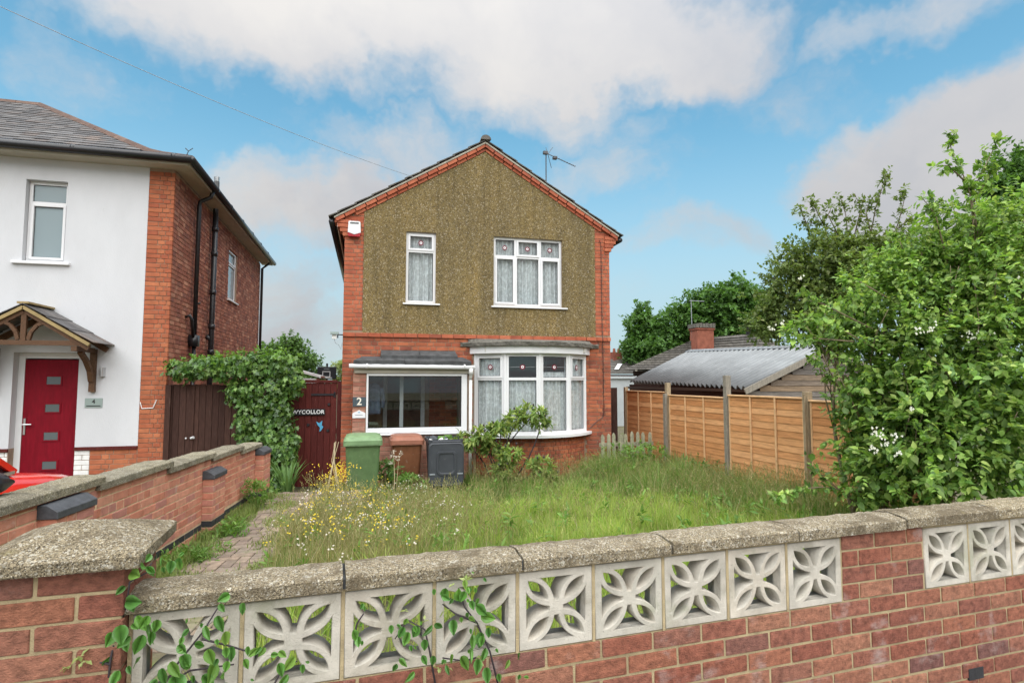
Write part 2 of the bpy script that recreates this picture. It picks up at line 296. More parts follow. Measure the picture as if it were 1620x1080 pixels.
agg_mat('coping', (.47, .39, .265), (.80, .75, .64), (.07, .058, .042), (.19, .15, .095))
agg_mat('coping_left', (.38, .34, .25), (.68, .64, .55), (.085, .078, .062), (.20, .18, .13))

def net_mat():
    """net curtain: pale threads with open mesh, a flowered band low down"""
    m = bpy.data.materials.new('net'); m.use_nodes = True; t = NT(m.node_tree); t.n.clear()
    pos = t.new('ShaderNodeNewGeometry').outputs['Position']
    tr = t.new('ShaderNodeBsdfTransparent'); d = t.new('ShaderNodeBsdfDiffuse'); d.inputs[0].default_value = (.9, .92, .9, 1)
    tl = t.new('ShaderNodeBsdfTranslucent'); tl.inputs[0].default_value = (.8, .82, .8, 1)
    a = t.new('ShaderNodeAddShader'); mx0 = t.new('ShaderNodeMixShader'); mx0.inputs[0].default_value = .25
    t.link(d.outputs[0], mx0.inputs[1]); t.link(tl.outputs[0], mx0.inputs[2])
    n = t.noise(t.vmath('MULTIPLY', pos, (1, 1, .8)), 17, 5, .7)
    fol = t.noise(t.vmath('MULTIPLY', pos, (1, 1, .04)), 26, 3, .6)
    f = t.math('ADD', t.math('MULTIPLY', t.sstep(n, .42, .62), .28), t.math('MULTIPLY', t.sstep(fol, .35, .7), .16))
    f = t.math('ADD', f, .62, True)
    mx = t.new('ShaderNodeMixShader'); t.link(f, mx.inputs[0]); t.link(tr.outputs[0], mx.inputs[1]); t.link(mx0.outputs[0], mx.inputs[2])
    o = t.new('ShaderNodeOutputMaterial'); t.link(mx.outputs[0], o.inputs[0]); MATS['net'] = m
net_mat()

# ------------------------------------------------------------------ mesh helpers
def offset(o):
    v = Vector((0, 0, 0))
    while o is not None: v += o.location; o = o.parent
    return v
def link(name, me, mt, parent=None, loc=None):
    o = bpy.data.objects.new(name, me); col.objects.link(o)
    if mt and not me.materials: me.materials.append(M[mt] if isinstance(mt, str) else mt)
    if parent is not None: o.parent = parent
    if loc is not None: o.location = loc
    return o
def tag(o, label=None, cat=None, group=None, kind=None):
    if label: o['label'] = label
    if cat: o['category'] = cat
    if group: o['group'] = group
    if kind: o['kind'] = kind
    return o
def thing(name, label, cat, loc=(0, 0, 0), group=None):
    o = bpy.data.objects.new(name, None); col.objects.link(o); o.location = loc; o.empty_display_size = .1
    return tag(o, label, cat, group)
class MB:
    def __init__(s): s.v = []; s.f = []
    def poly(s, pts): n = len(s.v); s.v += [tuple(p) for p in pts]; s.f.append(tuple(range(n, n + len(pts)))); return s
    def hexa(s, p):
        """8 corners: bottom 4 (ccw), top 4"""
        n = len(s.v); s.v += [tuple(q) for q in p]
        s.f += [tuple(n + i for i in q) for q in ((3, 2, 1, 0), (4, 5, 6, 7), (0, 1, 5, 4), (1, 2, 6, 5), (2, 3, 7, 6), (3, 0, 4, 7))]; return s
    def box(s, x0, x1, y0, y1, z0, z1): return s.hexa([(x0, y0, z0), (x1, y0, z0), (x1, y1, z0), (x0, y1, z0), (x0, y0, z1), (x1, y0, z1), (x1, y1, z1), (x0, y1, z1)])
    def fbox(s, F, u0, u1, n0, n1, z0, z1):
        """box in a wall frame F(u, n, z) -> world"""
        return s.hexa([F(u0, n1, z0), F(u1, n1, z0), F(u1, n0, z0), F(u0, n0, z0), F(u0, n1, z1), F(u1, n1, z1), F(u1, n0, z1), F(u0, n0, z1)])
    def bar(s, a, b, w, h, up=(0, 0, 1)):
        a = Vector(a); b = Vector(b); d = (b - a).normalized(); sd = d.cross(Vector(up))
        if sd.length < 1e-4: sd = d.cross(Vector((1, 0, 0)))
        sd.normalize(); u = sd.cross(d); q = []
        for p in (a, b):
            q += [p - sd * w / 2 - u * h / 2, p + sd * w / 2 - u * h / 2, p + sd * w / 2 + u * h / 2, p - sd * w / 2 + u * h / 2]
        return s.hexa(q)
    def tube(s, pts, r, n=6, cap=True):
        pts = [Vector(p) for p in pts]; rs = r if isinstance(r, (list, tuple)) else [r] * len(pts); st = len(s.v); prev = None
        for i, p in enumerate(pts):
            d = (pts[min(i + 1, len(pts) - 1)] - pts[max(i - 1, 0)]).normalized()
            if prev is None: a = d.cross(Vector((0, 0, 1)) if abs(d.z) < .95 else Vector((1, 0, 0))).normalized()
            else: a = (prev - d * prev.dot(d)).normalized()
            prev = a; b = d.cross(a)
            for k in range(n):
                t = 2 * math.pi * k / n; s.v.append(tuple(p + (a * math.cos(t) + b * math.sin(t)) * rs[i]))
        for i in range(len(pts) - 1):
            for k in range(n):
                k2 = (k + 1) % n; s.f.append((st + i * n + k, st + i * n + k2, st + (i + 1) * n + k2, st + (i + 1) * n + k))
        if cap:
            s.f.append(tuple(st + k for k in reversed(range(n)))); e = st + (len(pts) - 1) * n; s.f.append(tuple(e + k for k in range(n)))
        return s
    def prism(s, poly, F, n0, n1):
        """extrude a (u, z) polygon between n0 and n1 of frame F"""
        k = len(poly); st = len(s.v)
        s.v += [tuple(F(u, n0, z)) for u, z in poly] + [tuple(F(u, n1, z)) for u, z in poly]
        s.f.append(tuple(range(st, st + k))); s.f.append(tuple(reversed(range(st + k, st + 2 * k))))
        for i in range(k): j = (i + 1) % k; s.f.append((st + j, st + i, st + k + i, st + k + j))
        return s
    def loft(s, rings, close=True, caps=True):
        st = len(s.v); n = len(rings[0])
        for r in rings: s.v += [tuple(p) for p in r]
        for i in range(len(rings) - 1):
            for k in range(n if close else n - 1):
                k2 = (k + 1) % n; s.f.append((st + i * n + k, st + i * n + k2, st + (i + 1) * n + k2, st + (i + 1) * n + k))
        if caps: s.f.append(tuple(reversed(range(st, st + n)))); e = st + (len(rings) - 1) * n; s.f.append(tuple(range(e, e + n)))
        return s
    def mesh(s, name, org=Vector((0, 0, 0)), smooth=False, bevel=0, fix=True):
        me = bpy.data.meshes.new(name); me.from_pydata([(a - org.x, b - org.y, c - org.z) for a, b, c in s.v], [], s.f)
        if fix or bevel:
            bm = bmesh.new(); bm.from_mesh(me)
            if bevel: bmesh.ops.bevel(bm, geom=bm.edges[:], offset=bevel, segments=1 if bevel < .012 else 2, affect='EDGES', profile=.6)
            bmesh.ops.recalc_face_normals(bm, faces=bm.faces); bm.to_mesh(me); bm.free()
        if smooth:
            me.polygons.foreach_set('use_smooth', [True] * len(me.polygons))
        return me
    def build(s, name, mt, parent=None, smooth=False, bevel=0, fix=True):
        return link(name, s.mesh(name, offset(parent) if parent else Vector((0, 0, 0)), smooth, bevel, fix), mt, parent)

def frame(o, ang):
    """wall frame: u along direction ang (from +X), n outward to the right of u (towards the viewer for ang=0), z up"""
    c, sn = math.cos(ang), math.sin(ang); o = Vector(o)
    return lambda u, n, z: Vector((o.x + u * c + n * sn, o.y + u * sn - n * c, o.z + z))

# ---- unit pieces: individual objects share mesh data, the rest are merged
PIECE = {}
def piece_mesh(name, sx, sy, sz, jit, bev):
    k = (name, round(sx, 3), round(sy, 3), round(sz, 3), jit)
    if k not in PIECE:
        b = MB().box(-sx / 2, sx / 2, -sy / 2, sy / 2, -sz / 2, sz / 2)
        me = b.mesh(name, bevel=min(bev, sx * .2, sz * .2))
        r = random.Random(jit * 77 + int(sx * 1000))
        for v in me.vertices: v.co += Vector((r.uniform(-1, 1), 0, r.uniform(-1, 1))) * bev * .55
        PIECE[k] = me
    return PIECE[k]
def camz(p): return (Vector(p) - CAM).dot(FWD)
def inview(p, m=60):
    v = Vector(p) - CAM; z = v.dot(FWD)
    if z < .2: return False
    return -m < 810 + 900 * v.dot(RGT) / z < 1620 + m and -m < 540 - 900 * v.dot(UPV) / z < 1080 + m
def lay(parent, name, items, mt, limit=300, bev=.004, massname=None):
    """items: (centre, (sx, sy, sz), rotz[, rotx]). The `limit` largest in view become parts, the rest one part."""
    items = [(it[0], it[1], it[2], it[3] if len(it) > 3 else 0.0) for it in items]
    vis = [it for it in items if inview(it[0])]; rest0 = [it for it in items if not inview(it[0])]
    vis.sort(key=lambda it: -it[1][0] * max(it[1][2], .02) / max(.3, camz(it[0])) ** 2)
    org = offset(parent); rr = random.Random(3)
    for c, sz, rz, rx in vis[:limit]:
        me = piece_mesh(name + mt, *sz, rr.randrange(4), bev)
        o = link(name, me, mt, parent, Vector(c) - org); o.rotation_euler = (rx + rr.uniform(-.006, .006), rr.uniform(-.006, .006), rz)
    rest = vis[limit:] + rest0
    if rest:
        b = MB()
        for c, (sx, sy, sz), rz, rx in rest:
            m = Matrix.Rotation(rz, 3, 'Z') @ Matrix.Rotation(rx, 3, 'X'); c = Vector(c)
            b.hexa([c + m @ Vector((x, y, z)) for z in (-sz / 2, sz / 2) for x, y in ((-sx / 2, -sy / 2), (sx / 2, -sy / 2), (sx / 2, sy / 2), (-sx / 2, sy / 2))])
        o = b.build(massname or name, mt, parent, fix=False); o['kind'] = 'stuff'
def bond(F, ang, u0, u1, z0, z1, course=.075, bl=.215, joint=.010, depth=.1, holes=(), proud=0.0, half=False, seed=1, style='stretcher', vary=.002):
    """courses of bricks between u0..u1, z0..z1 on frame F; holes = (u0, u1, z0, z1) kept clear"""
    out = []; r = random.Random(seed); k = 0; bh = course - joint; hd = (bl - joint) / 2; z = z1 - bh
    while z > z0 - course * .35:
        zb = max(z, z0); h = z + bh - zb
        if h > .02:
            segs = [(u0, u1)]
            for (a, b, c, d) in holes:
                if c < zb + h * .5 < d:
                    ns = []
                    for s0, s1 in segs:
                        if b <= s0 or a >= s1: ns.append((s0, s1)); continue
                        if a > s0 + .03: ns.append((s0, a - .004))
                        if b < s1 - .03: ns.append((b + .004, s1))
                    segs = ns
            if style == 'flemish': pat = [bl, hd] if (k % 2 == 0) else [hd, bl]
            elif style == 'english': pat = [hd] if k % 4 == 3 else [bl]
            else: pat = [bl]
            u = u0 - (((bl + joint) / 2 if style == 'stretcher' else (bl + joint) * .75) if k % 2 else 0) - (joint if half else 0); j = 0
            while u < u1:
                L = pat[j % len(pat)]; j += 1
                for s0, s1 in segs:
                    a, b = max(u, s0), min(u + L, s1)
                    if b - a > .025:
                        n = proud + r.uniform(-vary, vary)
                        out.append((F((a + b) / 2, n - depth / 2, zb + h / 2), (b - a, depth, h), ang))
                u += L + joint
        z -= course; k += 1
    return out
def holed(F, u0, u1, z0, z1, holes, n0, n1):
    """slab between n0 (front) and n1 (back) with rectangular holes"""
    b = MB(); us = sorted({u0, u1, *[h[0] for h in holes], *[h[1] for h in holes]}); zs = sorted({z0, z1, *[h[2] for h in holes], *[h[3] for h in holes]})
    us = [u for u in us if u0 <= u <= u1]; zs = [z for z in zs if z0 <= z <= z1]
    inh = lambda u, z: any(h[0] < u < h[1] and h[2] < z < h[3] for h in holes)
    for i in range(len(us) - 1):
        for j in range(len(zs) - 1):
            a, c, d, e = us[i], us[i + 1], zs[j], zs[j + 1]
            if inh((a + c) / 2, (d + e) / 2): continue
            b.poly([F(a, n0, d), F(c, n0, d), F(c, n0, e), F(a, n0, e)]); b.poly([F(c, n1, d), F(a, n1, d), F(a, n1, e), F(c, n1, e)])
    for a, c, d, e in list(holes):
        for p, q in (((a, d), (c, d)), ((c, d), (c, e)), ((c, e), (a, e)), ((a, e), (a, d))):
            if p[1] == q[1] and not z0 < p[1] < z1: continue
            b.poly([F(p[0], n0, p[1]), F(q[0], n0, q[1]), F(q[0], n1, q[1]), F(p[0], n1, p[1])])
    for p, q in (((u1, z0), (u1, z1)), ((u0, z1), (u0, z0))):
        b.poly([F(p[0], n0, p[1]), F(q[0], n0, q[1]), F(q[0], n1, q[1]), F(p[0], n1, p[1])])
    return b
def text(name, body, size, F, u, z, n, mt, parent, depth=.002, spacing=1.0, bold=0.0):
    cu = bpy.data.curves.new(name, 'FONT'); cu.body = body; cu.size = size; cu.extrude = depth; cu.align_x = 'CENTER'; cu.align_y = 'CENTER'; cu.space_character = spacing; cu.offset = bold
    tmp = bpy.data.objects.new(name, cu); col.objects.link(tmp); dg = bpy.context.evaluated_depsgraph_get()
    me = bpy.data.meshes.new_from_object(tmp.evaluated_get(dg)); bpy.data.objects.remove(tmp)
    org = offset(parent) if parent else Vector((0, 0, 0))
    for v in me.vertices: v.co = F(u + v.co.x, n + v.co.z, z + v.co.y) - org
    me.materials.clear(); return link(name, me, mt, parent)

# ---- foliage
def npmesh(name, V, faces, mt, parent=None, smooth=False):
    """V (n,3) world coordinates, faces (m,k) index array"""
    me = bpy.data.meshes.new(name); org = np.array(offset(parent) if parent else (0, 0, 0)); V = V - org
    m, k = faces.shape
    me.vertices.add(len(V)); me.vertices.foreach_set('co', V.astype(np.float32).ravel())
    me.loops.add(m * k); me.loops.foreach_set('vertex_index', faces.astype(np.int32).ravel())
    me.polygons.add(m); me.polygons.foreach_set('loop_start', np.arange(0, m * k, k, dtype=np.int32))
    me.update(calc_edges=True)
    if smooth: me.polygons.foreach_set('use_smooth', np.ones(m, dtype=bool))
    return link(name, me, mt, parent)
LEAF2 = (np.array([(0, 0, 0), (.42, .5, .10), (1, 0, -.08), (.42, -.5, .10)]), np.array([(0, 2, 1), (0, 3, 2)]))
LEAF6 = (np.array([(0, 0, 0), (.18, .40, .07), (.5, .46, .05), (1, 0, -.16), (.5, -.46, .05), (.18, -.40, .07), (.5, 0, -.02)]),
         np.array([(6, 0, 5), (6, 5, 4), (6, 4, 3), (6, 3, 2), (6, 2, 1), (6, 1, 0)]))
IVY = (np.array([(0, 0, 0), (-.1, .42, .05), (.35, .34, .06), (.45, .62, 0), (.62, .22, .03), (1.05, 0, -.1), (.62, -.22, .03), (.45, -.62, 0), (.35, -.34, .06), (-.1, -.42, .05), (.4, 0, -.03)]),
       np.array([(10, i, (i - 1) % 10) for i in range(10)]))
_t = np.array([0, .1, .27, .48, .7, .88, 1.0]); _w = np.array([0, .27, .45, .47, .32, .14, 0])
VLEAF = (np.array([(t, 0, -.10 * t * t + (.03 if 0 < t < 1 else 0) * 0) for t in _t] + [(t - .03 * (i == 0), w, .16 * w - .13 * t * t + .02 * math.sin(i * 2.1)) for i, (t, w) in enumerate(zip(_t[1:-1], _w[1:-1]))] + [(t - .03 * (i == 0), -w, .16 * w - .13 * t * t + .02 * math.cos(i * 1.7)) for i, (t, w) in enumerate(zip(_t[1:-1], _w[1:-1]))]),
         np.array([f for s_, o in ((1, 7), (-1, 12)) for f in ([(0, 1, o), (5, 6, o + 4)] + [q for i in range(4) for q in ((i + 1, i + 2, o + i + 1), (i + 1, o + i + 1, o + i))])]))
def unit(a): return a / (np.linalg.norm(a, axis=1, keepdims=True) + 1e-9)
def leaves(P, D, N, L, Wd, tpl):
    """leaf meshes: base P, axis D, normal N, length L, width Wd"""
    D = unit(D); S = unit(np.cross(N, D)); N = np.cross(D, S); T, Fc = tpl
    V = P[:, None, :] + (T[None, :, 0:1] * L[:, None, None]) * D[:, None, :] + (T[None, :, 1:2] * Wd[:, None, None]) * S[:, None, :] + (T[None, :, 2:3] * L[:, None, None]) * N[:, None, :]
    n, k = len(P), len(T)
    return V.reshape(-1, 3), (Fc[None] + (np.arange(n) * k)[:, None, None]).reshape(-1, 3)
def join(parts):
    Vs, Fs, o = [], [], 0
    for V, Fc in parts: Vs.append(V); Fs.append(Fc + o); o += len(V)
    return np.concatenate(Vs), np.concatenate(Fs)
def rnd_dir(n, g=rng): return unit(g.normal(size=(n, 3)))
def blob_points(blobs, n, shell=.55, g=rng, rough=.22):
    """points through ellipsoids, denser towards their skins, with lumpy outlines; returns points and outward directions"""
    vol = np.array([b[3] * b[4] * b[5] for b in blobs]) ** (2 / 3); pk = g.choice(len(blobs), n, p=vol / vol.sum())
    B = np.array([b[:6] for b in blobs])[pk]; d = rnd_dir(n, g)
    r = shell + (1 - shell) * g.random(n) ** .6
    lump = 1 + rough * (np.sin(d[:, 0] * 7 + B[:, 0] * 9) * np.sin(d[:, 1] * 6 + B[:, 1] * 5) + np.sin(d[:, 2] * 8 + B[:, 2] * 7) * .6) + g.normal(size=n) * rough * .3
    return B[:, :3] + d * B[:, 3:6] * (r * lump)[:, None], d
def sprigs(P, D, nleaf, slen, ll, lw, tpl, g=rng, droop=.25, up=.35):
    """at each P a short stem along D carrying nleaf leaves in pairs"""
    out = []; n = len(P); D = unit(D + g.normal(size=(n, 3)) * .45 + np.array([0, 0, up])); S0 = unit(np.cross(D, rnd_dir(n, g)))
    sl = slen * g.uniform(.6, 1.3, n)
    for k in range(nleaf):
        t = (k // 2 + .6) / (nleaf / 2 + .3); sgn = 1 if k % 2 else -1
        base = P + D * (sl * t)[:, None] - np.array([0, 0, 1]) * (droop * sl * t * t)[:, None]
        ax = unit(S0 * sgn + D * .55 + g.normal(size=(n, 3)) * .3 + np.array([0, 0, -.25])) if k < nleaf - 1 else unit(D + g.normal(size=(n, 3)) * .2)
        nr = unit(np.array([0, 0, 1.0]) + g.normal(size=(n, 3)) * .4 + D * .3)
        sc = g.uniform(.5, 1.4, n) * (1.15 - .4 * t)
        out.append(leaves(base, ax, nr, ll * sc, lw * sc, tpl))
    return join(out)
def branch(mb, a, b, r0, r1, bend=.12, n=6, seed=0, sides=6):
    rr = random.Random(seed); a = Vector(a); b = Vector(b); L = (b - a).length; off = Vector((rr.uniform(-1, 1), rr.uniform(-1, 1), rr.uniform(0, .6))) * L * bend
    pts = [a.lerp(b, i / (n - 1)) + off * math.sin(math.pi * i / (n - 1)) for i in range(n)]
    mb.tube(pts, [r0 + (r1 - r0) * i / (n - 1) for i in range(n)], sides); return pts

# ================================================================== SETTING
def gz(x, y):
    k = min(1, max(0, (x + .75) / .5)); t = min(1, max(0, (y - (7.6 - 2.2 * k)) / (2.6 + .8 * k))); s = t * t * (3 - 2 * t); g = .30 - .27 * s
    if x < -1.75: g = .33
    return g
def ground_sheet():
    xs = [-120, -40, -15, -8, -4, -2.6, -1.95, -1.75] + [-1.4 + .2 * i for i in range(38)] + [7, 9, 14, 25, 60, 120]
    ys = [-60, -20, -4, 1.9, 2.3] + [3 + .5 * i for i in range(20)] + [14, 18, 25, 40, 70, 150, 400]
    b = MB(); n = len(ys)
    for x in xs:
        for y in ys: b.v.append((x, y, gz(x, y)))
    for i in range(len(xs) - 1):
        for j in range(n - 1): b.f.append((i * n + j, (i + 1) * n + j, (i + 1) * n + j + 1, i * n + j + 1))
    return tag(b.build('ground', 'soil', smooth=True), kind='structure')
ground_sheet()
pav = tag(MB().box(-30, 30, -1.9, 1.88, .2, .335).build('pavement', 'paving'), kind='structure')

# herringbone block paving of the drive, each visible block a piece
drive_ang = R(84)
Fd = frame((-2.02, 3.0, 0), drive_ang); DW = 1.42
def drive():
    root = bpy.data.objects.new('driveway', None); col.objects.link(root); tag(root, kind='structure'); root.location = (-1.3, 6, .3)
    b = MB(); b.hexa([Fd(0, 0, .296), Fd(6.6, 0, .296), Fd(6.6, DW, .296), Fd(0, DW, .296), Fd(0, 0, .306), Fd(6.6, 0, .306), Fd(6.6, DW, .306), Fd(0, DW, .306)])
    b.build('bedding_sand', 'soil', root)
    items = []; c = .104; rr = random.Random(9)
    for i in range(0, 64):
        for j in range(-14, 60):
            m = (i - j) % 4
            if m == 0: u, n, L, ver = (i + 1) * c, (j + .5) * c, 1, False
            elif m == 2: u, n, L, ver = (i + .5) * c, j * c, 1, True
            else: continue
            if not (.05 < n < DW - .03): continue
            p = Fd(u, n, .309 + rr.uniform(-.004, .004))
            if p.y < 4.2 or p.y > 9.4: continue
            items.append((p, (.196, .096, .03), drive_ang + (R(90) if ver else 0) + rr.uniform(-.02, .02), rr.uniform(-.012, .012)))
    lay(root, 'paver', items, 'paver', 300, .005)
    e = MB(); a = Fd(2.6, DW + .03, .30); bb = Fd(6.2, DW + .03, .30); e.bar(a, bb, .05, .09); e.build('edging_board', 'dark_wood', root)
drive()

# ================================================================== FRONT WALL
WA = math.atan2(.0645, .9979); FW = frame((.547, 2.08, 0), WA)
fw = thing('garden_wall', 'low red brick front wall with pierced concrete screen blocks under a speckled coping', 'wall', (.9, 2.15, .33))
def screen_block_mesh():
    cu = bpy.data.curves.new('screen_block', 'CURVE'); cu.dimensions = '2D'; cu.fill_mode = 'BOTH'; cu.extrude = .042; cu.bevel_depth = .003; cu.bevel_resolution = 0; cu.offset = -.003
    hw, hh = .1475, .1395
    def spl(pts):
        s = cu.splines.new('POLY'); s.points.add(len(pts) - 1); s.use_cyclic_u = True
        for p, q in zip(s.points, pts): p.co = (q[0], q[1], 0, 1)
    def lens(a, b, w, n=12):
        """two arcs from a to b, each bulging by w; returns (one side, other side)"""
        a = np.array(a); b = np.array(b); d = b - a; L = np.linalg.norm(d); d = d / L; s = np.array((-d[1], d[0])); t = np.linspace(0, 1, n)
        off = w * (1 - (2 * t - 1) ** 2)
        base = a + np.outer(t * L, d)
        return base + np.outer(off, s), base - np.outer(off, s)
    spl([(-hw, -hh), (hw, -hh), (hw, hh), (-hw, hh)])
    kx, ky = 1.0, hh / hw
    for sx, sy in ((1, 1), (-1, 1), (-1, -1), (1, -1)):
        p, q = lens((.033, .033), (.112, .112), .021)
        pts = list(p) + list(q[::-1][1:-1]); pts = [(x * sx * kx, y * sy * ky) for x, y in pts]
        spl(pts if sx * sy > 0 else pts[::-1])
    a1, a2 = lens((.004, .004), (.139, .139), .041, 30)     # a1 = upper-left edge of the upper-right petal
    top = [(max(x, .0), y) for x, y in a1 if y < .119 and x > -.05 and y > .024]
    # hole above: between the petals, closed by the frame
    right = [(x, y) for x, y in a1 if .026 < y < .119]
    right = [(x if x > .003 else .003, y) for x, y in right]
    xr = np.interp(.119, [y for x, y in a1], [x for x, y in a1])
    hole = right + [(xr, .119), (-xr, .119)] + [(-x, y) for x, y in right[::-1]]
    for k in range(4):
        c, s = (1, 0, -1, 0)[k], (0, 1, 0, -1)[k]
        spl([((x * c - y * s) * kx, (x * s + y * c) * ky) for x, y in hole])
    tmp = bpy.data.objects.new('screen_block', cu); col.objects.link(tmp); dg = bpy.context.evaluated_depsgraph_get()
    me = bpy.data.meshes.new_from_object(tmp.evaluated_get(dg)); bpy.data.objects.remove(tmp); me.materials.clear(); return me
sbm = screen_block_mesh()
zb0, zb1 = 1.043, 1.322
bl_s = [-1.225 + .308 * i for i in range(9)] + [2.05 + .304 * i for i in range(4)]
for s in bl_s:
    o = link('screen_block', sbm, 'screen_concrete', fw, FW(s + .1475, -.045, (zb0 + zb1) / 2) - offset(fw)); o.rotation_euler = (R(90), 0, WA)
jm = MB()
for i, s in enumerate(bl_s):
    if i not in (8, 12): jm.fbox(FW, s + .2955, (bl_s[i + 1] if i != 8 else s + .305) - .0005, -.001, -.085, zb0 - .006, zb1 + .012)
jm.fbox(FW, bl_s[0] - .012, bl_s[0] - .0005, -.004, -.085, zb0 - .006, zb1 + .012)
jm.build('mortar_joint', 'mortar_buff', fw)
core = MB().fbox(FW, -1.237, 3.3, -.005, -.097, .33, zb0 - .003)
core.fbox(FW, 1.536, 2.048, -.005, -.097, zb0 - .002, 1.334)
core.fbox(FW, -1.237, 1.535, -.004, -.086, zb1 + .001, 1.3345); core.fbox(FW, 2.049, 3.3, -.004, -.086, zb1 + .001, 1.3345)
core.build('mortar_core', 'mortar_buff', fw)
items = bond(FW, WA, -1.237, 3.3, .34, 1.036, .075, .215, .011, .1025, seed=4, vary=.0015)
items += bond(FW, WA, 1.545, 2.042, zb0 + .004, 1.33, .0735, .19, .010, .1025, seed=5, vary=.0015)
lay(fw, 'brick', items, 'brick_front', 300, .0028)
# coping slabs
rr = random.Random(2)
def coping_slab(F, u0, u1, z, mt, parent, nf=.03, nb=-.165, h=.045, rise=.010, seed=0):
    r = random.Random(seed); b = MB(); k = 26; rings = []
    for i in range(k):
        u = u0 + (u1 - u0) * i / (k - 1); j = lambda a=.003: r.uniform(-a, a)
        nm = (nf + nb) / 2
        rings.append([F(u, nb + j(), z), F(u, nf + j(.002), z), F(u, nf + j(), z + h * .86), F(u, nf - .010 + j(), z + h + j(.002)), F(u, nm, z + h + rise + j()), F(u, nb + .012, z + h + j())])
    return b.loft(rings).build('coping_stone', mt, parent, bevel=0)
cs = [-1.245, -.613, .013, .644, 1.277, 1.911, 2.528, 3.2]
for i in range(len(cs) - 1): coping_slab(FW, cs[i] + .004, cs[i + 1] - .0055, 1.3365 + (0, .001, .0, .003, .002, .006, .006)[i], 'coping', fw, seed=i)
gp = MB()
for c in cs[1:-1]: gp.fbox(FW, c - .005, c + .0035, .019, -.155, 1.339, 1.372)
gp.build('mortar_joint', 'grey_lead', fw)
MB().fbox(FW, 2.30, 2.40, .004, -.05, .585, .638).build('air_brick', 'brick_blue', fw)

# the pier that ends the wall
pr = thing('gate_pier', 'square brick gate pier with weathered pyramid cap at left end of front wall', 'pier', FW(-1.4, -.12, .33))
p0, p1, pn0, pn1, ptop = -1.578, -1.2395, .045, -.292, 1.485
MB().fbox(FW, p0 + .006, p1 - .006, pn0 - .006, pn1 + .006, .34, ptop).build('mortar_core', 'mortar_buff', pr)
items = []
z = ptop - .004 - .065; k = 0
while z > .4:
    a = [(p0, p0 + .112), (p0 + .123, p1)] if k % 2 == 0 else [(p0, p0 + .215), (p0 + .226, p1)]
    for s0, s1 in a:
        items.append((FW((s0 + s1) / 2, pn0 - .05, z + .0325), (s1 - s0, .1, .065), WA))
    FS = frame(FW(p1, pn0, 0), WA + R(90))
    bb = [(.112, .327)] if k % 2 == 0 else [(.112, .214), (.225, .337)]
    for s0, s1 in bb: items.append((FS((s0 + s1) / 2, -.05, z + .0325), (s1 - s0, .1, .065), WA + R(90)))
    z -= .0755; k += 1
lay(pr, 'brick', items, 'brick_front', 300, .003)
def pier_cap():
    c = FW((p0 + p1) / 2, (pn0 + pn1) / 2, 0); h = (p1 - p0) / 2 + .05; b = MB(); r = random.Random(5)
    def ring(hh, z, n=6, j=.003):
        out = []
        for (ax, ay), (bx, by) in (((-1, -1), (1, -1)), ((1, -1), (1, 1)), ((1, 1), (-1, 1)), ((-1, 1), (-1, -1))):
            for i in range(n):
                t = i / n; u = (p0 + p1) / 2 + hh * (ax + (bx - ax) * t); nn = (pn0 + pn1) / 2 - hh * (ay + (by - ay) * t)
                out.append(FW(u + r.uniform(-j, j), nn + r.uniform(-j, j), z + r.uniform(-j, j) * .6))
        return out
    b.loft([ring(h - .004, ptop + .001, j=.001), ring(h, ptop + .006), ring(h, ptop + .036), ring(h - .010, ptop + .044), ring(h * .5, ptop + .078, j=.002), ring(h * .08, ptop + .104, j=.001)])
    b.build('pier_cap', 'coping', pr)
pier_cap()

# ================================================================== SIDE WALL (left boundary)
LA = math.atan2(1, .105); FL = frame((-2.185, 3.0, 0), LA); lu = lambda D: (D - 3.0) * 1.0055
lw = thing('boundary_wall', 'orange brick boundary wall stepping down beside the drive with concrete coping', 'wall', (-1.9, 6, .33))
segs = [(3.0, 5.03, 1.245), (5.03, 6.20, 1.20), (6.20, 7.31, 1.143), (7.31, 8.34, 1.106), (8.34, 9.16, 1.055)]
items = []; blue = []; co = MB()
def clip(its, top):
    out = []
    for c, (a, d, h), rz in its:
        t = min(c.z + h / 2, top); bt = c.z - h / 2
        if t - bt > .02: out.append((Vector((c.x, c.y, (t + bt) / 2)), (a, d, t - bt), rz))
    return out
for i, (d0, d1, top) in enumerate(segs):
    dp = .455 if d0 < 7 else .44
    items += clip(bond(FL, LA, lu(d0), lu(d1), dp, .455 + .075 * 11, .075, .215, .010, .1025, seed=10 + i, style='english', vary=.0015), top - .003)
    blue += bond(FL, LA, lu(d0), lu(d1), dp - .07, dp - .008, .075, .215, .010, .1025, seed=20 + i)
    items += bond(FL, LA, lu(d0), lu(d1), .25, dp - .079, .075, .215, .010, .1025, seed=30 + i)
    co.fbox(FL, lu(d0) + (.0 if i else 0), lu(d1) - .0005, -.005, -.21, .2, top)
co.build('mortar_core', 'mortar_left', lw)
lay(lw, 'brick', items, 'brick_left', 290, .004); lay(lw, 'engineering_brick', blue, 'brick_blue', 60, .003)
for i, (d0, d1, top) in enumerate(segs):
    k = max(1, round((d1 - d0) / .6)) if i == 0 else (2 if d1 - d0 > .9 else 1)
    for j in range(k):
        a, b = d0 + (d1 - d0) * j / k, d0 + (d1 - d0) * (j + 1) / k
        coping_slab(FL, lu(a) + (-.03 if j == 0 and i else .002), lu(b) - .002 + (.035 if j == k - 1 else 0), top + .001, 'coping_left', lw, .035, -.245, .058, .01, seed=40 + i * 3 + j)
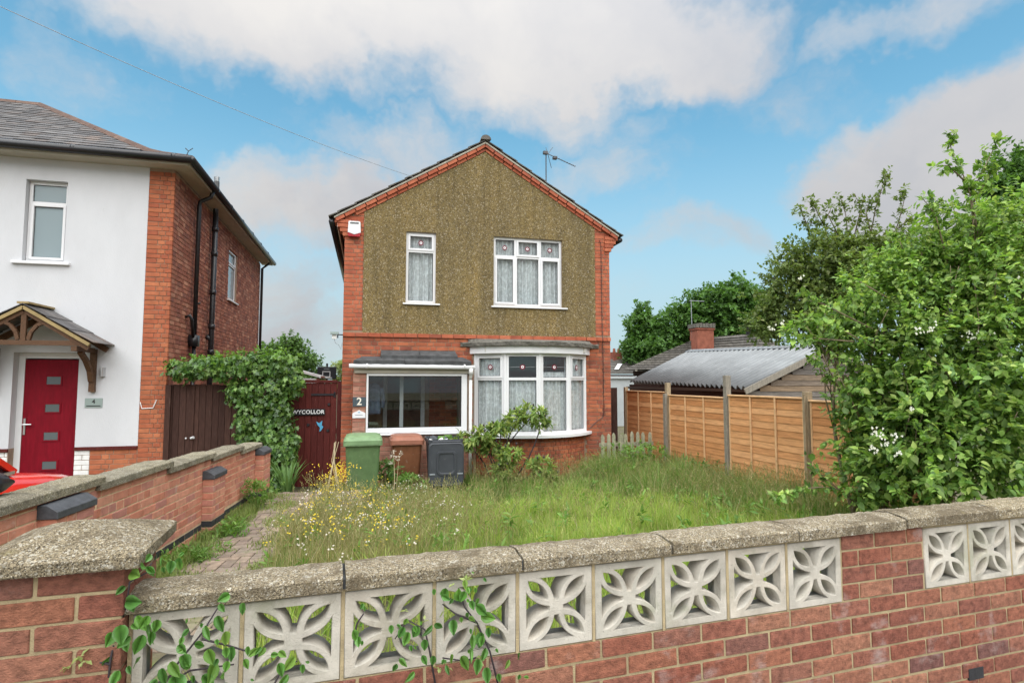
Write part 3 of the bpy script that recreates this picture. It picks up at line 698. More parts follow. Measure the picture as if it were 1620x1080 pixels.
def side_pier(D0, D1, top, name):
    p = .11; bb = []; b = MB().fbox(FL, lu(D0) + .005, lu(D1) - .005, p - .005, -.003, .25, top); b.build('mortar_core', 'mortar_left', lw)
    Ff = frame(FL(lu(D0), -.0, 0), LA - R(90))     # end face towards the camera: u runs outward from the wall, n towards the camera
    z = top - .07; k = 0; its = []; bl = []
    while z > .3:
        isb = abs(z - .395) < .04
        tgt = bl if isb else its
        for s0, s1 in ([(.112, lu(D1) - lu(D0))] if k % 2 else [(.112, .215), (.225, lu(D1) - lu(D0))]):
            tgt.append((FL(lu(D0) + (s0 + s1) / 2, p - .05, z + .0325), (s1 - s0, .1, .065), LA))
        tgt.append((FL(lu(D0) + .051, p - .055, z + .0325), (.102, .112, .065), LA))
        z -= .075; k += 1
    lay(lw, 'brick', its, 'brick_left', 300, .004); lay(lw, 'engineering_brick', bl, 'brick_blue', 300, .003)
    c = MB(); u0, u1 = lu(D0) - .012, lu(D1) + .012
    c.loft([[FL(u0, -.002, top), FL(u0, p + .014, top), FL(u1, p + .014, top), FL(u1, -.002, top)], [FL(u0, -.002, top + .045), FL(u0, p + .014, top + .045), FL(u1, p + .014, top + .045), FL(u1, -.002, top + .045)],
            [FL(u0, -.002, top + .09), FL(u0 + .0, p - .055, top + .09), FL(u1, p - .055, top + .09), FL(u1, -.002, top + .09)]])
    c.build('pier_coping', 'slate_cap', lw, bevel=.003)
for a in ((4.36, 4.78, 1.14), (7.06, 7.45, .935), (8.98, 9.36, .955)): side_pier(*a, 'pier')

# ================================================================== WINDOWS
def ring(b, F, u0, u1, z0, z1, w, n0, n1, wb=None):
    wb = wb or w
    b.fbox(F, u0, u0 + w, n0, n1, z0, z1); b.fbox(F, u1 - w, u1, n0, n1, z0, z1)
    b.fbox(F, u0 + w, u1 - w, n0, n1, z0, z0 + wb); b.fbox(F, u0 + w, u1 - w, n0, n1, z1 - w, z1); return b
def rosette(F, u, z, n, r, parent):
    pts = []
    for i in range(32):
        a = 2 * math.pi * i / 32; q = r * (1 if i % 4 in (0, 1) else .80); pts.append((u + q * math.cos(a), z + q * math.sin(a)))
    m = MB().prism(pts, F, n + .003, n).build('leaded_rose', 'rose_red', parent)
    circ = [(u + .50 * r * math.cos(i * math.pi / 8), z + .50 * r * math.sin(i * math.pi / 8)) for i in range(16)]
    MB().prism(circ, F, n + .005, n + .0035).build('leaded_rose', 'letter_white', parent)
    MB().prism([(u, z + .32 * r), (u - .28 * r, z - .18 * r), (u + .28 * r, z - .18 * r)], F, n + .0065, n + .0055).build('leaded_rose', 'rose_red', parent)
def curtain(F, u0, u1, z0, z1, n, parent, seed=0, gather=.034, open_from=None):
    r = random.Random(seed); k = max(24, int((u1 - u0) / .012)); b = MB(); ph = r.random() * 6
    for j in range(7):
        z = z1 + (z0 - z1) * j / 6
        for i in range(k + 1):
            t = i / k; u = u0 + (u1 - u0) * t; s = (u - u0)
            d = gather * (math.sin(s * 74 + ph + .9 * math.sin(s * 13)) + .6 * math.sin(s * 33 + ph * 2)) * (.6 + .4 * j / 6)
            b.v.append(tuple(F(u, n + d, z)))
    for j in range(6):
        for i in range(k): a = j * (k + 1) + i; b.f.append((a, a + 1, a + k + 2, a + k + 1))
    return b.build('net_curtain', 'net', parent, smooth=True, fix=False)
def window(parent, F, u0, u1, z0, z1, nf, *, mull=(), trans=(), sash=(), motif=None, fw_=.055, wb=None, glass='glass', depth=.07, net=True, name='window', mw=.06, cn=.10):
    """uPVC window: outer frame, mullions, transoms, optional opening sashes; each pane a sub-part"""
    wb = wb or fw_; b = MB(); ring(b, F, u0, u1, z0, z1, fw_, nf, nf - depth, wb)
    us = [u0 + fw_] + [x for m in mull for x in (m - mw / 2, m + mw / 2)] + [u1 - fw_]
    zs = [z0 + wb] + [x for t in trans for x in (t - .026, t + .026)] + [z1 - fw_]
    for m in mull: b.fbox(F, m - mw / 2, m + mw / 2, nf - .001, nf - depth, z0 + wb, z1 - fw_)
    cells = []
    for i in range(0, len(us), 2):
        for t in trans: b.fbox(F, us[i], us[i + 1], nf - .0015, nf - depth, t - .026, t + .026)
        for j in range(0, len(zs), 2): cells.append((i // 2, j // 2, us[i], us[i + 1], zs[j], zs[j + 1]))
    fr = b.build(name, 'white_upvc', parent, bevel=0)
    for i, j, a, c, d, e in cells:
        if (i, j) in sash:
            sb = MB(); ring(sb, F, a - .012, c + .012, d - .012, e + .012, .042, nf + .014, nf - .04); sb.build('sash', 'white_upvc', fr, bevel=.003); a += .03; c -= .03; d += .03; e -= .03
        MB().fbox(F, a - .002, c + .002, nf - .028, nf - .034, d - .002, e + .002).build('pane', glass, fr)
        g = MB(); ring(g, F, a, c, d, e, .008, nf - .022, nf - .0275); g.build('gasket', 'black_plastic', fr)
        if motif is not None and j == len(zs) // 2 - 1:
            rosette(F, (a + c) / 2, (d + e) / 2, nf - .0275, motif, fr)
            lc = MB(); zm = (d + e) / 2; uc = (a + c) / 2
            for ua, ub in ((a + .008, uc - motif), (uc + motif, c - .008)): lc.fbox(F, ua, ub, nf - .0255, nf - .0278, zm - .003, zm + .003)
            lc.build('lead_came', 'lead_came', fr)
    if net: curtain(F, u0 + .04, u1 - .04, z0 + .04, net if isinstance(net, float) else z1 - .06, nf - cn, fr, seed=int(u0 * 100) % 97)
    return fr
def sill(F, u0, u1, z0, z1, n0, n1, parent, mt='white_upvc'):
    MB().hexa([F(u0, n0, z0), F(u1, n0, z0), F(u1, n1, z0), F(u0, n1, z0), F(u0, n0, z1 - .012), F(u1, n0, z1 - .012), F(u1, n1, z1), F(u0, n1, z1)]).build('sill', mt, parent, bevel=.004)

# ================================================================== THE HOUSE
HD = 11.15; FH = frame((0, HD, 0), 0)
hs = thing('house', 'detached two storey house with tan pebbledash gable and curved ground floor bay', 'house', (2.25, 15, 0))
W1 = (.687, 1.268, 3.545, 4.95); W2 = (2.437, 3.90, 3.545, 4.962)
PORCH = (.02, 1.82, .05, 2.30); BAY = (2.13, 4.33, .98, 2.62)
holed(FH, -.47, 4.97, -.1, 2.93, [PORCH, BAY], -.008, -.25).build('front_wall', 'mortar_house', hs)
holed(FH, -.47, 4.97, 2.9305, 5.1, [W1, W2], -.008, -.25).build('front_wall', 'mortar_house', hs)
MB().prism([(-.47, 5.1005), (4.97, 5.1005), (4.97, 5.2), (2.25, 6.82), (-.47, 5.2)], FH, -.008, -.25).build('gable_wall', 'mortar_house', hs)
# side, back walls, floors
sw = MB(); sw.box(-.47, -.22, HD + .2505, 19.4, -.1, 5.3); sw.build('side_wall', 'brick_house', hs)
sw = MB(); sw.box(4.72, 4.97, HD + .2505, 19.4, -.1, 5.3); sw.build('side_wall', 'brick_house', hs)
MB().box(-.2195, 4.7195, 19.1, 19.35, -.1, 5.3).build('back_wall', 'plaster', hs)
fl = MB(); fl.box(-.215, 4.715, HD + .26, 19.09, 2.62, 2.85); fl.box(-.215, 4.715, HD + .26, 19.09, -.08, .05); fl.box(-.215, 4.715, HD + .26, 19.09, 5.1, 5.14); fl.box(-.215, 4.715, HD + 3.6, HD + 3.7, .06, 2.61)
fl.box(-.215, 4.715, HD + 3.2, HD + 3.3, 2.86, 5.09); fl.box(1.9, 2.0, HD + .27, HD + 3.59, .06, 2.61); fl.build('floor', 'plaster', hs)
# pebbledash
pb = holed(FH, -.115, 4.635, 2.936, 5.27, [W1, W2], .012, -.006)
pb.prism([(-.115, 5.2705), (4.635, 5.2705), (2.255, 6.70)], FH, .012, -.006); pb.build('pebbledash_panel', 'pebbledash', hs)
# brickwork
cr = .0825
it = bond(FH, 0, -.47, 4.97, 0, 2.855, cr, .225, .011, .05, holes=[(-.262, 1.96, -1, 2.29), (.235, 1.68, -1, 2.53), (2.03, 4.392, -1, 2.80)], proud=.0, seed=51, style='flemish')
qit = bond(FH, 0, -.47, -.118, 2.94, 5.12, cr, .225, .011, .05, seed=52, style='flemish') + bond(FH, 0, 4.638, 4.97, 2.94, 5.12, cr, .225, .011, .05, seed=53, style='flemish')
qit += bond(FH, 0, -.47, 4.97, 2.862, 2.936, .0825, .225, .008, .09, proud=.035, seed=54)
for k in range(4):
    zz = 5.10 - k * cr; e = .19 - k * .05
    for u0, u1 in ((-.47 - e, -.47 + .11), (4.97 - .11, 4.97 + e)):
        qit.append((FH((u0 + u1) / 2, -.10, zz - .036), (u1 - u0, .26, .0715), 0))
# small triangles of brick under the verge at the kneelers
for u0, u1, z in ((-.47, -.12, 5.15), (4.64, 4.97, 5.15), (-.30, -.12, 5.232), (4.64, 4.83, 5.232)): qit.append((FH((u0 + u1) / 2, -.025, z), (u1 - u0, .05, .07), 0))
lay(hs, 'brick', it, 'brick_house', 170, .004)
lay(hs, 'quoin_brick', qit, 'brick_quoin', 260, .004)
# verge bricks up the two slopes
sl = math.atan(.60)
for sgn in (-1, 1):
    for band, (zo, pr_, h, L) in enumerate(((6.842, .065, .062, .228), (6.765, .03, .056, .228))):
        n = 15; tot = 2.90 / math.cos(sl) - (.0 if band == 0 else .42); k = int(tot / L)
        for i in range(k + 1):
            a, b = i * L + .004 * (i > 0) + .012, min((i + 1) * L - .003, tot)
            if b - a < .03: continue
            vb = MB(); q = []
            for nn in (pr_, -.05):
                for t, w in ((a, 0), (b, 0), (b, h), (a, h)):
                    cx, cz = t * math.cos(sl) - w * math.sin(sl) * -1 * -1, zo - t * math.sin(sl) - w * math.cos(sl)
                    u = 2.25 + sgn * (t * math.cos(sl) - w * math.sin(sl))
                    if sgn * (u - 2.25) < .002: u = 2.25 + sgn * .002
                    q.append(FH(u, nn, cz))
            vb.hexa(q); vb.build('verge_brick', 'brick_quoin', hs)
rf = MB()
for sgn in (-1, 1):
    a, b = 2.25, 2.25 + sgn * 2.88
    rf.hexa([FH(a, .05, 6.885), FH(b, .05, 5.157), FH(b, -8.4, 5.157), FH(a, -8.4, 6.885), FH(a, .05, 6.905), FH(b, .05, 5.177), FH(b, -8.4, 5.177), FH(a, -8.4, 6.905)])
roof = rf.build('roof', 'dark_wood', hs)
vm = MB()
for sgn in (-1, 1):
    a, b = 2.25, 2.25 + sgn * 2.92
    vm.prism([(a + sgn * .002, 6.884), (b, 5.132), (b, 5.10), (a + sgn * .002, 6.848)], FH, .075, -.06)
vm.build('verge_mortar', 'verge_mortar', roof)
for sgn in (-1, 1):
    g = .365; n = 10
    for i in range(n):
        a = i * g - .0; b = min(a + g + .03, 3.50); ca, sa = math.cos(sl), math.sin(sl)
        up0, up1 = .004, .044
        q = []
        for nn in (.082 + random.uniform(-.006, .006), -8.45):
            for t, w in ((a, up0), (b, up1 - .02), (b, up1), (a, up0 + .018)):
                q.append(FH(2.25 + sgn * (t * ca + w * sa), nn, 6.905 - t * sa + w * ca))
        MB().hexa(q).build('tile_course', 'roof_tile', roof)
rd = MB()
for i in range(19):
    y0 = .115 - i * .45; ringp = lambda y, s_: [FH(2.25 + .10 * s_ * math.cos(t), y, 6.92 + .09 * s_ * math.sin(t)) for t in [math.pi * k / 8 for k in range(9)]]
    rd.loft([ringp(y0, 1.06), ringp(y0 - .05, 1.06), ringp(y0 - .051, 1), ringp(y0 - .449, 1)])
rd.build('ridge_tile', 'roof_tile', roof)
# gutter and fascia on the two eaves
for sgn, u in ((-1, -.715), (1, 5.215)):
    MB().tube([FH(u, .03, 5.045), FH(u, -8.3, 5.03)], .055, 10).build('gutter', 'black_plastic', hs, smooth=True)
    ux = u - sgn * .12
    MB().fbox(FH, min(ux, u - sgn * .10), max(ux, u - sgn * .10), .0, -8.2, 4.95, 5.08).build('fascia', 'white_paint', hs)
# upper windows
w = window(hs, FH, *W1[:2], *W1[2:], -.045, trans=(4.575,), sash=((0, 1),), motif=.055, fw_=.05); sill(FH, .632, 1.352, 3.505, 3.546, .055, -.05, w)
w = window(hs, FH, *W2[:2], *W2[2:], -.045, mull=(2.91, 3.428), trans=(4.565,), sash=((0, 0), (2, 0), (1, 1)), motif=.055, fw_=.05); sill(FH, 2.385, 4.005, 3.503, 3.546, .055, -.05, w)

# ---- the bow bay
BC = (3.23, 12.0); BR = 1.45
def arc(r, a, z): return Vector((BC[0] + r * math.sin(R(a)), BC[1] - r * math.cos(R(a)), z))
def band(r0, r1, z0, z1, a0=-57, a1=57, k=24, yb=None):
    b = MB(); rings = []
    for i in range(k + 1):
        a = a0 + (a1 - a0) * i / k; p, q = arc(r0, a, 0), arc(r1, a, 0)
        if yb is not None: q = Vector((p.x, max(yb, p.y), 0)) if yb > p.y else Vector((p.x, p.y + .001, 0))
        rings.append([(p.x, p.y, z0), (q.x, q.y, z0), (q.x, q.y, z1), (p.x, p.y, z1)])
    return b.loft(rings)
bay = band(1.405, 1.30, -.05, .935, -56, 56).build('bay', 'mortar_house', hs)
its = []; rr = random.Random(8); k = 0; z = .925 - .0715
while z > -.05:
    a = -56 + (0 if k % 2 else 2.3)
    while a < 55:
        da = 4.35; am = a + da / 2
        its.append((arc(1.417 + rr.uniform(-.002, .002) - .025, am, z + .036), (da * math.pi / 180 * 1.417 - .011, .05, .0715), R(am))); a += da
    z -= cr; k += 1
lay(bay, 'brick', its, 'brick_house', 300, .004)
band(1.56, 1.28, .938, .992, -56.5, 56.5).build('sill', 'white_upvc', bay)
for i in range(4):
    p, q = arc(BR, -54 + 27 * i, 0), arc(BR, -27 + 27 * i, 0); d = q - p; L = d.length; F = frame((p.x, p.y, 0), math.atan2(d.y, d.x))
    window(bay, F, .012, L - .012, .994, 2.56, .0, trans=(2.065,), sash=((0, 1),) if i in (0, 3) else (), motif=.058, fw_=.06, name='bay_window', net=(2.5, 2.06, 2.2, 2.5)[i], cn=.085)
po = MB()
for i in range(5): p = arc(BR - .035, -54 + 27 * i, 0); po.tube([(p.x, p.y, .993), (p.x, p.y, 2.561)], .048, 8)
po.build('bay_post', 'white_upvc', bay)
band(1.53, 1.3, 2.562, 2.70, -57.5, 57.5, yb=HD - .001).build('fascia', 'white_upvc', bay)
sb = MB(); rr = random.Random(4); rings = []
for i in range(29):
    a = -66 + 132 * i / 28; p = arc(1.60, a, 0); p.y = min(p.y, HD - .03); j = lambda s=.012: rr.uniform(-s, s)
    rings.append([(p.x + j(.006), p.y + j(), 2.703), (p.x, HD + .01, 2.703), (p.x, HD + .01, 2.87), (p.x, p.y + .06 + j(), 2.80 + j()), (p.x + j(.006), p.y - .01 + j(), 2.775 + j())])
sb.loft(rings).build('bay_roof', 'old_concrete', bay)
MB().box(2.2, 4.3, HD - .3, HD - .02, 2.60, 2.698).build('ceiling', 'plaster', bay)

# ---- glazed porch
PD = 10.95; FP = frame((0, PD, 0), 0)
po = holed(FP, -.262, 1.955, -.05, 2.17, [(-.02, 1.868, 1.06, 2.165)], -.006, -.19).build('porch', 'mortar_house', hs)
its = bond(FP, 0, -.262, -.026, 1.06, 2.165, .0825, .225, .011, .05, seed=61) + bond(FP, 0, -.262, 1.955, -.04, 1.045, .0825, .225, .011, .05, seed=62)
lay(po, 'brick', its, 'brick_porch', 120, .004)
b = MB(); b.fbox(FP, -.02, .015, .03, -.06, 1.062, 2.165); b.fbox(FP, 1.76, 1.868, .03, -.06, 1.062, 2.165); b.fbox(FP, .0155, 1.7595, .03, -.06, 1.062, 1.15); b.fbox(FP, .0155, 1.7595, .03, -.06, 2.12, 2.165)
wf = b.build('window_frame', 'white_upvc', po, bevel=.004); MB().fbox(FP, .013, 1.762, -.012, -.018, 1.148, 2.122).build('pane', 'glass_dark', po)
g = MB(); ring(g, FP, .016, 1.759, 1.1505, 2.1195, .012, -.004, -.0118); g.build('gasket', 'black_plastic', po)
sill(FP, -.04, 1.90, 1.018, 1.061, .07, -.02, po)
MB().fbox(FP, -.24, 1.94, .06, -.18, 2.172, 2.265).build('head_board', 'soffit', po)
def gutter_half(pts, r, name, mt, parent):
    return MB().tube(pts, r, 10).build(name, mt, parent, smooth=True)
gu = MB(); gu.tube([FP(-.335, .13, 2.30), FP(2.0, .13, 2.285)], .042, 10)
for u in (-.03, 1.78): gu.tube([FP(u, .13, 2.3), FP(u + .03, .13, 2.3)], .05, 10)
gu.build('gutter', 'white_upvc', po, smooth=True)
dp = MB(); dp.tube([FP(1.925, .13, 2.26), FP(1.925, .12, 2.16), FP(1.93, .06, 2.05)], .032, 8); dp.tube([FP(1.93, .06, 2.06), FP(1.93, .06, .05)], .032, 8); dp.tube([FP(1.925, .13, 2.265), FP(1.925, .13, 2.15)], .045, 8)
dp.build('downpipe', 'white_paint', po, smooth=True)
def tile_slab(ua, ub, ya, za, uc, ud, yb, zb_, th, name='roof_slab', jn=1):
    b = MB(); k = 12; rr = random.Random(int(ua * 100)); rings = []
    for i in range(k + 1):
        t = i / k; u0 = ua + (ub - ua) * t; u1 = uc + (ud - uc) * t; j = rr.uniform(-.006, .006)
        rings.append([(u0, ya + j, za + j), (u1, yb, zb_), (u1, yb, zb_ + th), (u0, ya + j, za + th + j)])
    b.loft(rings).build(name, 'grey_lead', po)
tile_slab(-.26, .66, 10.80, 2.315, -.10, .68, 11.02, 2.40, .085); tile_slab(.665, 1.93, 10.80, 2.31, .685, 1.80, 11.02, 2.40, .085)
tile_slab(.235, .955, 10.93, 2.43, .235, .955, HD - .003, 2.535, .075); tile_slab(.96, 1.68, 10.93, 2.43, .96, 1.66, HD - .003, 2.535, .075)
MB().box(-.25, 1.93, 10.96, HD - .004, 2.27, 2.42).build('roof_core', 'dark_wood', po)
# porch interior: brick back wall, white door case, hanging jacket
ic = MB(); ic.box(.0, 1.89, 12.30, 12.38, .06, 2.6); ic.build('inner_wall', 'mortar_house', po)
FI = frame((0, 12.30, 0), 0); lay(po, 'inner_brick', bond(FI, 0, 1.28, 1.88, .1, 2.5, .0825, .225, .011, .04, proud=.02, seed=63), 'brick_house', 300, .003)
d = MB(); d.fbox(FI, .40, 1.10, .02, .003, .06, 2.1); d.build('inner_door', 'dark_wood', po)
d = MB(); ring(d, FI, .32, 1.18, .06, 2.2, .08, .06, .002); d.build('door_case', 'white_paint', po)
MB().fbox(FP, .62, .69, -.55, -.62, .1, 2.2).build('inner_post', 'white_paint', po)
MB().box(-.2, -.0, HD + .26, 12.3, .06, 2.6).build('inner_wall', 'plaster', po)
jk = thing('jacket', 'blue grey jacket hanging inside the glazed porch', 'jacket', (.13, 11.5, 1.3))
rings = []
for z, w_, d_ in ((1.98, .03, .03), (1.95, .10, .05), (1.85, .14, .07), (1.6, .13, .07), (1.42, .14, .08), (1.38, .13, .07)):
    rings.append([(.12 + w_ * math.cos(t), 11.5 + d_ * math.sin(t) + .01 * math.sin(3 * t + z * 9), z) for t in [2 * math.pi * i / 14 for i in range(14)]])
MB().loft(rings).build('body', 'cloth_blue', jk, smooth=True); MB().tube([(.25, 11.5, 1.88), (.30, 11.49, 1.7), (.29, 11.48, 1.5)], [.05, .045, .04], 8).build('sleeve', 'cloth_blue', jk, smooth=True)

# ---- small things on the house
al = MB(); al.prism([(-.415, 4.84), (-.405, 5.05), (-.39, 5.06), (-.20, 5.06), (-.185, 5.05), (-.175, 4.84), (-.295, 4.80)], FH, .09, .014); ab = al.build('alarm_box', 'white_upvc', hs, bevel=.006)
MB().prism([(-.415, 4.832), (-.295, 4.79), (-.175, 4.832), (-.19, 4.765), (-.40, 4.765)], FH, .095, .015).build('strobe', 'red_plastic', ab)
for i in range(3): MB().fbox(FH, -.375, -.215, .0925, .0905, 5.028 - i * .011, 5.035 - i * .011).build('print', 'letter_dark', ab)
sl_ = MB(); sl_.tube([FH(-.47, -.05, 2.895), FH(-.56, .0, 2.895)], .012, 6); sl_.tube([FH(-.56, .0, 2.9), FH(-.56, .0, 2.83)], .012, 6); s0 = sl_.build('security_light', 'black_plastic', hs)
MB().fbox(FH, -.69, -.545, .10, .0, 2.895, 2.94).build('lamp_hood', 'sign_steel', s0); MB().fbox(FH, -.66, -.58, .06, .0, 2.81, 2.89).build('lamp_head', 'white_paint', s0)
MB().tube([FH(-.62, .02, 2.81), FH(-.60, .02, 2.74), FH(-.54, 0, 2.70), FH(-.50, -.03, 2.62), FH(-.48, -.03, 2.75)], .004, 4).build('cable', 'wire_grey', s0)
MB().tube([FH(4.74, .02, 5.02), FH(4.77, .02, 4.9), FH(4.78, .02, 3.0), FH(4.785, .045, 2.9), FH(4.79, .02, 2.82), FH(4.80, .02, 1.4), FH(4.78, .02, 1.28), FH(4.62, .02, 1.17), FH(4.48, .02, 1.05)], .007, 5).build('cable', 'black_plastic', hs)
ae = MB(); ax, ay = 4.15, 13.0
ae.tube([(ax, ay, 5.7), (ax, ay, 7.62)], .014, 6); ae.tube([(ax - .05, ay, 7.62), (ax + .75, ay - .02, 7.33)], .010, 6)
for i in range(9): t = .30 + .7 * i / 8; p = Vector((ax - .05, ay, 7.62)).lerp(Vector((ax + .75, ay - .02, 7.33)), t); ae.tube([p - Vector((0, .09, .0)) - Vector((.02, 0, .03)), p + Vector((0, .09, 0)) + Vector((.02, 0, .03))], .008, 5)
for dx, dz in ((.16, .23), (.12, -.30), (-.02, .2)): ae.tube([(ax + .05, ay, 7.58), (ax + .05 + dx, ay + .1, 7.58 + dz)], .007, 5)
ae.box(ax - .07, ax + .04, ay - .04, ay + .04, 7.57, 7.64); ae.box(ax + .18, ax + .28, ay - .05, ay + .05, 7.47, 7.53); ae.build('tv_aerial', 'aerial_metal', hs)
sg = thing('number_sign', 'slate grey house number 2 plate on porch brick pier', 'sign', FP(-.14, .02, 1.6))
MB().fbox(FP, -.262, -.028, .02, .003, 1.555, 1.73).build('plate', 'sign_slate', sg, bevel=.002); text('number', '2', .19, FP, -.145, 1.643, .0215, 'letter_cream', sg, bold=.003)
sg = thing('name_plaque', 'small white arched house name plaque below the number plate', 'sign', FP(-.14, .02, 1.4))
MB().prism([(-.262, 1.345), (-.03, 1.345), (-.03, 1.43), (-.07, 1.455), (-.11, 1.47), (-.145, 1.492), (-.18, 1.47), (-.22, 1.455), (-.262, 1.43)], FP, .016, .003).build('plate', 'white_upvc', sg)
MB().fbox(FP, -.215, -.08, .0175, .0165, 1.392, 1.404).build('print', 'wire_grey', sg); MB().prism([(-.17, 1.44), (-.12, 1.44), (-.145, 1.462)], FP, .0175, .0165).build('emblem', 'blue_paint', sg)
# telephone wire to the gable
pts = []; A, B = Vector((-8.5, .5, 8.6)), Vector(FH(.80, .07, 6.02)); 
A = CAM + skydir(-40, -8) * 9.0
for i in range(25): t = i / 24; p = A.lerp(B, t); p.z -= .25 * 4 * t * (1 - t) * .4; pts.append(p)
tag(MB().tube(pts, .0042, 5).build('telephone_wire', 'wire_grey'), 'thin grey telephone wire crossing the sky to the gable', 'wire')

# ================================================================== NEIGHBOUR'S HOUSE (left)
nh = thing('house', 'white rendered house with orange brick corner, slate hipped roof and red front door', 'house', (-6, 15, .33))
NW = (-5.658, -5.051, 4.04, 5.436); ND = (-5.69, -4.75, .36, 2.50)
holed(FH, -9.4, -3.815, .915, 5.80, [NW, (ND[0], ND[1], .915, 2.5)], 0, -.25).build('front_wall', 'white_render', nh)
holed(FH, -9.4, -3.815, .2, .9145, [(ND[0], ND[1], .1, .9145)], -.008, -.25).build('front_wall', 'mortar_side', nh)
MB().fbox(FH, -3.8145, -3.42, -.008, -.25, .2, 5.80).build('corner_wall', 'mortar_side', nh)
it = bond(FH, 0, -3.812, -3.41, .34, 5.74, cr, .225, .010, .05, seed=71, style='flemish', proud=.004) + bond(FH, 0, -4.52, -3.82, .34, .86, cr, .225, .010, .05, seed=72, style='flemish')
lay(nh, 'brick', it, 'brick_neighbour', 180, .004)
lay(nh, 'painted_brick', bond(FH, 0, -4.748, -4.53, .34, .86, cr, .225, .008, .05, seed=73) + bond(FH, 0, -6.9, -5.70, .34, .86, cr, .225, .008, .05, seed=74), 'white_paint', 60, .004)
b = MB(); b.fbox(FH, -9.3, -5.69, .03, -.004, .865, .918); b.fbox(FH, -4.75, -3.816, .03, -.004, .865, .918); b.build('drip_band', 'gate_maroon', nh)
# side wall
FS = frame((-3.41, HD, 0), R(90)); SW = (4.19, 5.15, 4.07, 5.37)
holed(FS, .01, 8.4, .2, 5.80, [SW], -.012, -.25).build('side_wall', 'mortar_side', nh)
it = bond(FS, R(90), .052, 8.4, 1.3, 5.74, cr, .225, .011, .05, holes=[SW], seed=75, style='flemish')
lay(nh, 'side_brick', it, 'brick_side', 120, .004)
MB().box(-9.3, -3.67, 19.3, 19.54, .2, 5.8).build('back_wall', 'plaster', nh)
b = MB(); b.box(-9.3, -3.67, HD + .26, 19.29, 2.7, 2.9); b.box(-9.3, -3.67, HD + 2.5, HD + 2.6, 2.91, 5.7); b.box(-9.3, -3.67, HD + 1.2, HD + 1.3, .2, 2.69); b.build('floor', 'plaster', nh)
# upper window, deep reveal
w = window(nh, FH, -5.65, -5.06, 4.045, 5.43, -.10, trans=(5.06,), sash=((0, 0),), fw_=.05, glass='frosted_blue', net=False); sill(FH, -5.79, -4.955, 3.985, 4.04, .06, -.10, w)
w = window(nh, FS, SW[0] + .002, SW[1] - .002, SW[2], SW[3], -.05, trans=(4.98,), sash=((0, 1),), fw_=.06, glass='frosted_blue', net=False); sill(FS, SW[0] - .05, SW[1] + .05, SW[2] - .045, SW[2], .05, -.05, w)
# door in its recess
DF = frame((0, HD + .16, 0), 0)
fr = MB(); ring(fr, DF, ND[0], ND[1] + .08, .362, 2.498, .09, .0, -.06, .03); 
fr.build('door_frame', 'white_upvc', nh)
dr = MB().fbox(DF, -5.60, -4.76, -.008, -.058, .40, 2.385).build('door', 'door_red', nh, bevel=.003)
for z in (.545, 1.03, 1.50, 1.965):
    m = MB(); ring(m, DF, -5.30, -5.05, z - .02, z + .155, .022, .004, -.0075); m.build('door_moulding', 'door_red', dr); MB().fbox(DF, -5.277, -5.073, -.003, -.0075, z + .003, z + .132).build('pane', 'frosted', dr)
h = MB(); h.fbox(DF, -5.575, -5.545, .008, -.007, 1.13, 1.40); h.tube([DF(-5.56, .006, 1.30), DF(-5.56, .05, 1.30), DF(-5.44, .05, 1.30)], .011, 6); h.build('handle', 'chrome', dr)
MB().box(-5.8, -4.7, HD + .05, HD + .25, .30, .36).build('doorstep', 'old_concrete', nh)
# porch canopy
cp = thing('door_canopy', 'timber gabled canopy with curved braces and small slate roof over the red door', 'canopy', (-5.2, 10.8, 2.6))
cc, cyf = -5.22, 10.40; apz, evz, hw = 3.19, 2.63, .90
for sgn in (-1, 1):
    for i in range(3):
        t0, t1 = i / 3, (i + 1) / 3 + .03
        for j in range(3):
            y0 = cyf - .03 + j * .26; y1 = y0 + .254
            if j == 2: y1 = HD - .003
            P = lambda t, y, w: Vector((cc + sgn * (hw + .06) * t, y, apz + .03 - (apz - evz + .03) * t + w))
            MB().hexa([P(t0, y0, .004), P(t1, y0, .02), P(t1, y1, .02), P(t0, y1, .004), P(t0, y0, .016), P(t1, y0, .032), P(t1, y1, .032), P(t0, y1, .016)]).build('slate', 'slate', cp)
    b = MB(); b.bar((cc, cyf, apz - .015), (cc + sgn * (hw + .02), cyf, evz - .03), .04, .05); b.build('barge_board', 'timber_pale', cp)
    for yy in (cyf + .045, HD - .05): MB().bar((cc + sgn * .02, yy, apz - .07), (cc + sgn * hw, yy, evz - .08), .05, .09).build('rafter', 'timber', cp)
    # bracket against the wall
    ub = cc + sgn * (hw - .20)
    b = MB(); b.box(ub - .04, ub + .04, HD - .085, HD - .003, 1.84, 2.56); b.build('bracket_post', 'timber', cp)
    b = MB(); b.box(ub - .038, ub + .038, cyf + .02, HD - .088, 2.50, 2.578); b.build('bracket_arm', 'timber', cp)
    pts = [(ub, HD - .09, 2.02), (ub, HD - .16, 2.20), (ub, HD - .32, 2.37), (ub, HD - .52, 2.50)]; b = MB()
    for i in range(3): b.bar(pts[i], pts[i + 1], .06, .075, up=(1, 0, 0))
    b.build('bracket_brace', 'timber', cp)
    pts = [(cc + sgn * .36, cyf + .05, 2.66), (cc + sgn * .22, cyf + .05, 2.72), (cc + sgn * .12, cyf + .05, 2.82), (cc + sgn * .09, cyf + .05, 2.98)]
    pts = [(cc + sgn * .07, cyf + .05, 2.67), (cc + sgn * .10, cyf + .05, 2.79), (cc + sgn * .18, cyf + .05, 2.90), (cc + sgn * .32, cyf + .05, 2.965)]; b = MB()
    for i in range(3): b.bar(pts[i], pts[i + 1], .05, .055, up=(0, 1, 0))
    b.build('curved_brace', 'timber', cp)
MB().box(cc - hw + .08, cc + hw - .12, cyf + .025, cyf + .075, 2.585, 2.66).build('tie_beam', 'timber', cp)
